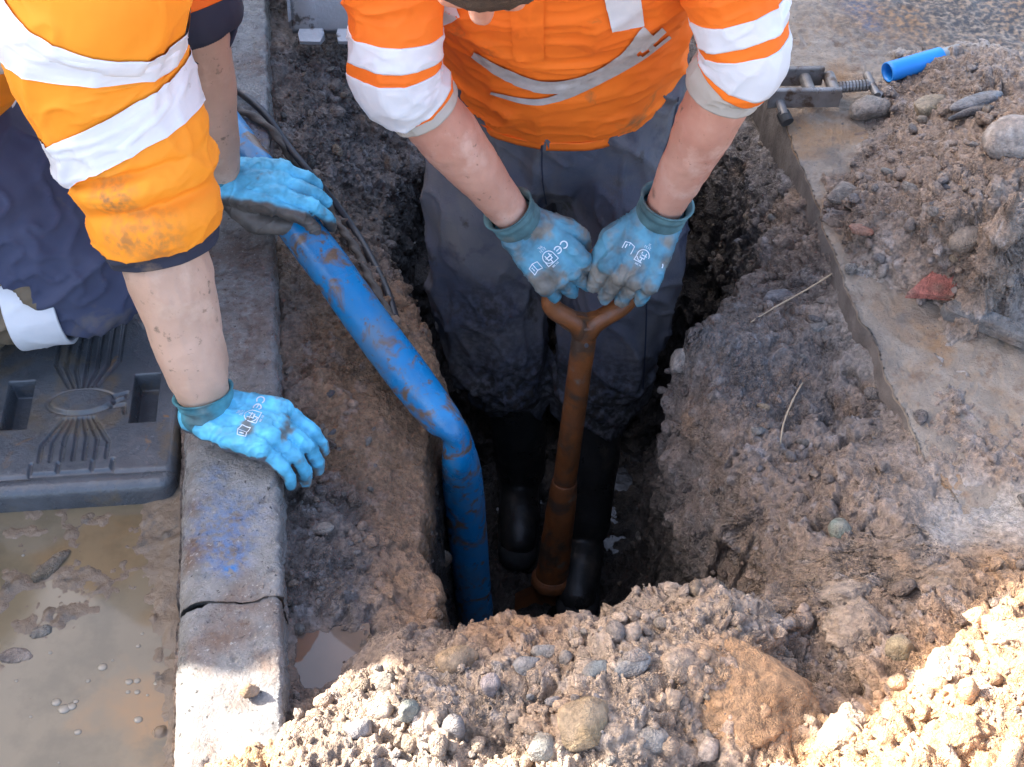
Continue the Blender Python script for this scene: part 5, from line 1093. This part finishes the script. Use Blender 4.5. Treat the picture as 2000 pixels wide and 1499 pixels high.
    fc_ = 104; cloth_tube('sleeve', f_[:fc_], M_orange, shirt); cloth_tube('sleeve_cuff', f_[fc_ - 3:] - gnormals(f_)[fc_ - 3:] * .0015, M_navy, shirt); band('reflective_band', f_, 40, 58, M_tape, shirt)
    # trousers
    mb = MB(); chain(mb, [hip + A_(.10, -.02, .05), hip + A_(.0, -.02, -.02)], [.165, .17]); chain(mb, [hip + A_(.10, .10, .05), hip + A_(0, .12, -.02)], [.16, .165])
    chain(mb, [hip + A_(.04, -.03, -.04), A_(-.78, 1.55, .20), kn + A_(-.03, .0, .02), kn], [.150, .135, .098, .082], 24); chain(mb, [kn, kn * .62 + ft * .38, ft], [.080, .074, .066], 24)
    chain(mb, [hip + A_(.02, .14, -.02), A_(-.80, 1.86, .22), kn2], [.14, .12, .09]); chain(mb, [kn2, ft2], [.085, .07])
    v, nn, f = remesh(mb, .0055, 8)
    q_ = np.stack([v[:, 0] * 13 + v[:, 2] * 8, v[:, 1] * 8, v[:, 2] * 13 - v[:, 0] * 6], 1); w = .018 * (1 - np.abs(vnoise(q_, 161))) ** 4 + .008 * (1 - np.abs(vnoise(q_ * 2.3, 162))) ** 5 + fbm(v * 8, 2, 163) * .008 - .004
    v = v + nn * w[:, None]; fa = np.asarray(f); cen = v[fa].mean(1); low = ((cen[:, 0] < -.705) & (cen[:, 2] < .14) & (cen[:, 1] < 1.70)).astype(int)
    tro = under(mesh('trousers', v, f, M_trouser1, mats=[M_khaki], midx=low), person)
    dS = nrm(ft - kn); c0 = kn + dS * .055
    sb = loft([c0, c0 + dS * .035, c0 + dS * .075], [(.097, .090), (.096, .089), (.095, .088)], (0, 1, 0), 30, 90); sb = wrinkle(sb, .005, 14, 14, 171)
    cloth_tube('reflective_band', sb, M_tape, tro)
    for e_, d_ in ((ft, A_(-.16, -.01, -.02)), (ft2, A_(-.12, 0, .02))):
        mb = MB(); chain(mb, [e_, e_ + d_ * .5, e_ + d_], [.058, .05, .042]); v, nn, f = remesh(mb, .006, 4); under(mesh('boot', v, f, M_boot), person)
    # right hand pressing on the kerb: fingers hang over the trench side
    bl = (.115, .50, .72); pal = (.10, .105, .125)
    k_ = U(556, 846, .048); f0 = nrm(k_ - wr[0]); sx = nrm(U(470, 758, .055) - U(368, 846, .05)); n0 = np.cross(f0, sx); n0 = n0 if n0[2] > 0 else -n0
    n0 = nrm(n0 + A_(0, 0, .3)); th = 1 if (np.cross(n0, f0) @ sx) > 0 else -1
    bd = {'index': (.75, .45, .25), 'middle': (.8, .5, .25), 'ring': (.8, .5, .3), 'little': (.75, .5, .3)}
    glove('glove', person, wr[0], f0, n0, th, bd, [(.015, .020, -.008), (.045, .040, -.020), (.075, .044, -.030), (.098, .040, -.034)], el[0] - wr[0], bl, pal, (.22, .5, .25), 251, 1.12, (.062, .002, 0, .0, 1), cuff_r=.041, cuffcol=(.055, .22, .27), cuff_len=.034, splay=.03)
    # left hand steadying the pipe
    k_ = U(548, 368, .112); f0 = nrm(k_ - wr[1]); n0 = nrm(A_(-.1, -.25, 1.0))
    th = 1 if (np.cross(n0, f0) @ A_(0, -1, 0)) > 0 else -1
    bd = {'index': (.35, .75, .55), 'middle': (.35, .7, .5), 'ring': (.4, .7, .5), 'little': (.45, .7, .5)}
    glove('glove', person, wr[1], f0, n0, th, bd, [(.012, .022, -.012), U(500, 436, .062), U(548, 441, .058), U(582, 437, .055)], A_(-.06, .03, .10), bl, (.115, .100, .085), (.42, .7, .1), 277, 1.10, None, cuff_r=.038, cuffcol=(.055, .22, .27), cuff_len=.04, splay=.03, side_grey=.030)
worker_kneeling()

tint_spots(M_amber, [(U(215, 395, .42), .045, .9), (U(300, 455, .36), .05, .8), (U(230, 470, .36), .035, .6), (U(240, 200, .56), .02, .5)], (.20, .12, .06))
tint_spots(M_tape, [(U(270, 300, .52), .035, .8), (U(180, 310, .52), .04, .5), (U(60, 600, .12), .03, .4)], (.25, .22, .18))
tint_spots(M_orange, [(U(1000, 215, .35), .07, .55), (U(930, 150, .40), .06, .5), (U(1100, 90, .48), .03, .4), (U(1180, 190, .33), .03, .4)], (.30, .09, .025))
tint_spots(M_skin, [(U(985, 365, .19), .012, 1.2), (U(1272, 378, .18), .012, 1.2), (U(1320, 400, .17), .008, 1.0)], (.16, .09, .06))
tint_spots(M_trouser, [(U(1150, 380, .08), .03, 1.3), (U(1200, 372, .08), .03, 1.3), (U(1090, 290, .2), .05, .8), (U(1000, 330, .15), .05, .7), (U(1250, 270, .2), .05, .8)], (.10, .085, .075))
tint_spots(M_trouser, [(A_(-.02, 1.66, -.42), .20, 1.3), (A_(.17, 1.63, -.42), .20, 1.3), (A_(-.05, 1.68, -.2), .10, .9)], (.030, .026, .022))
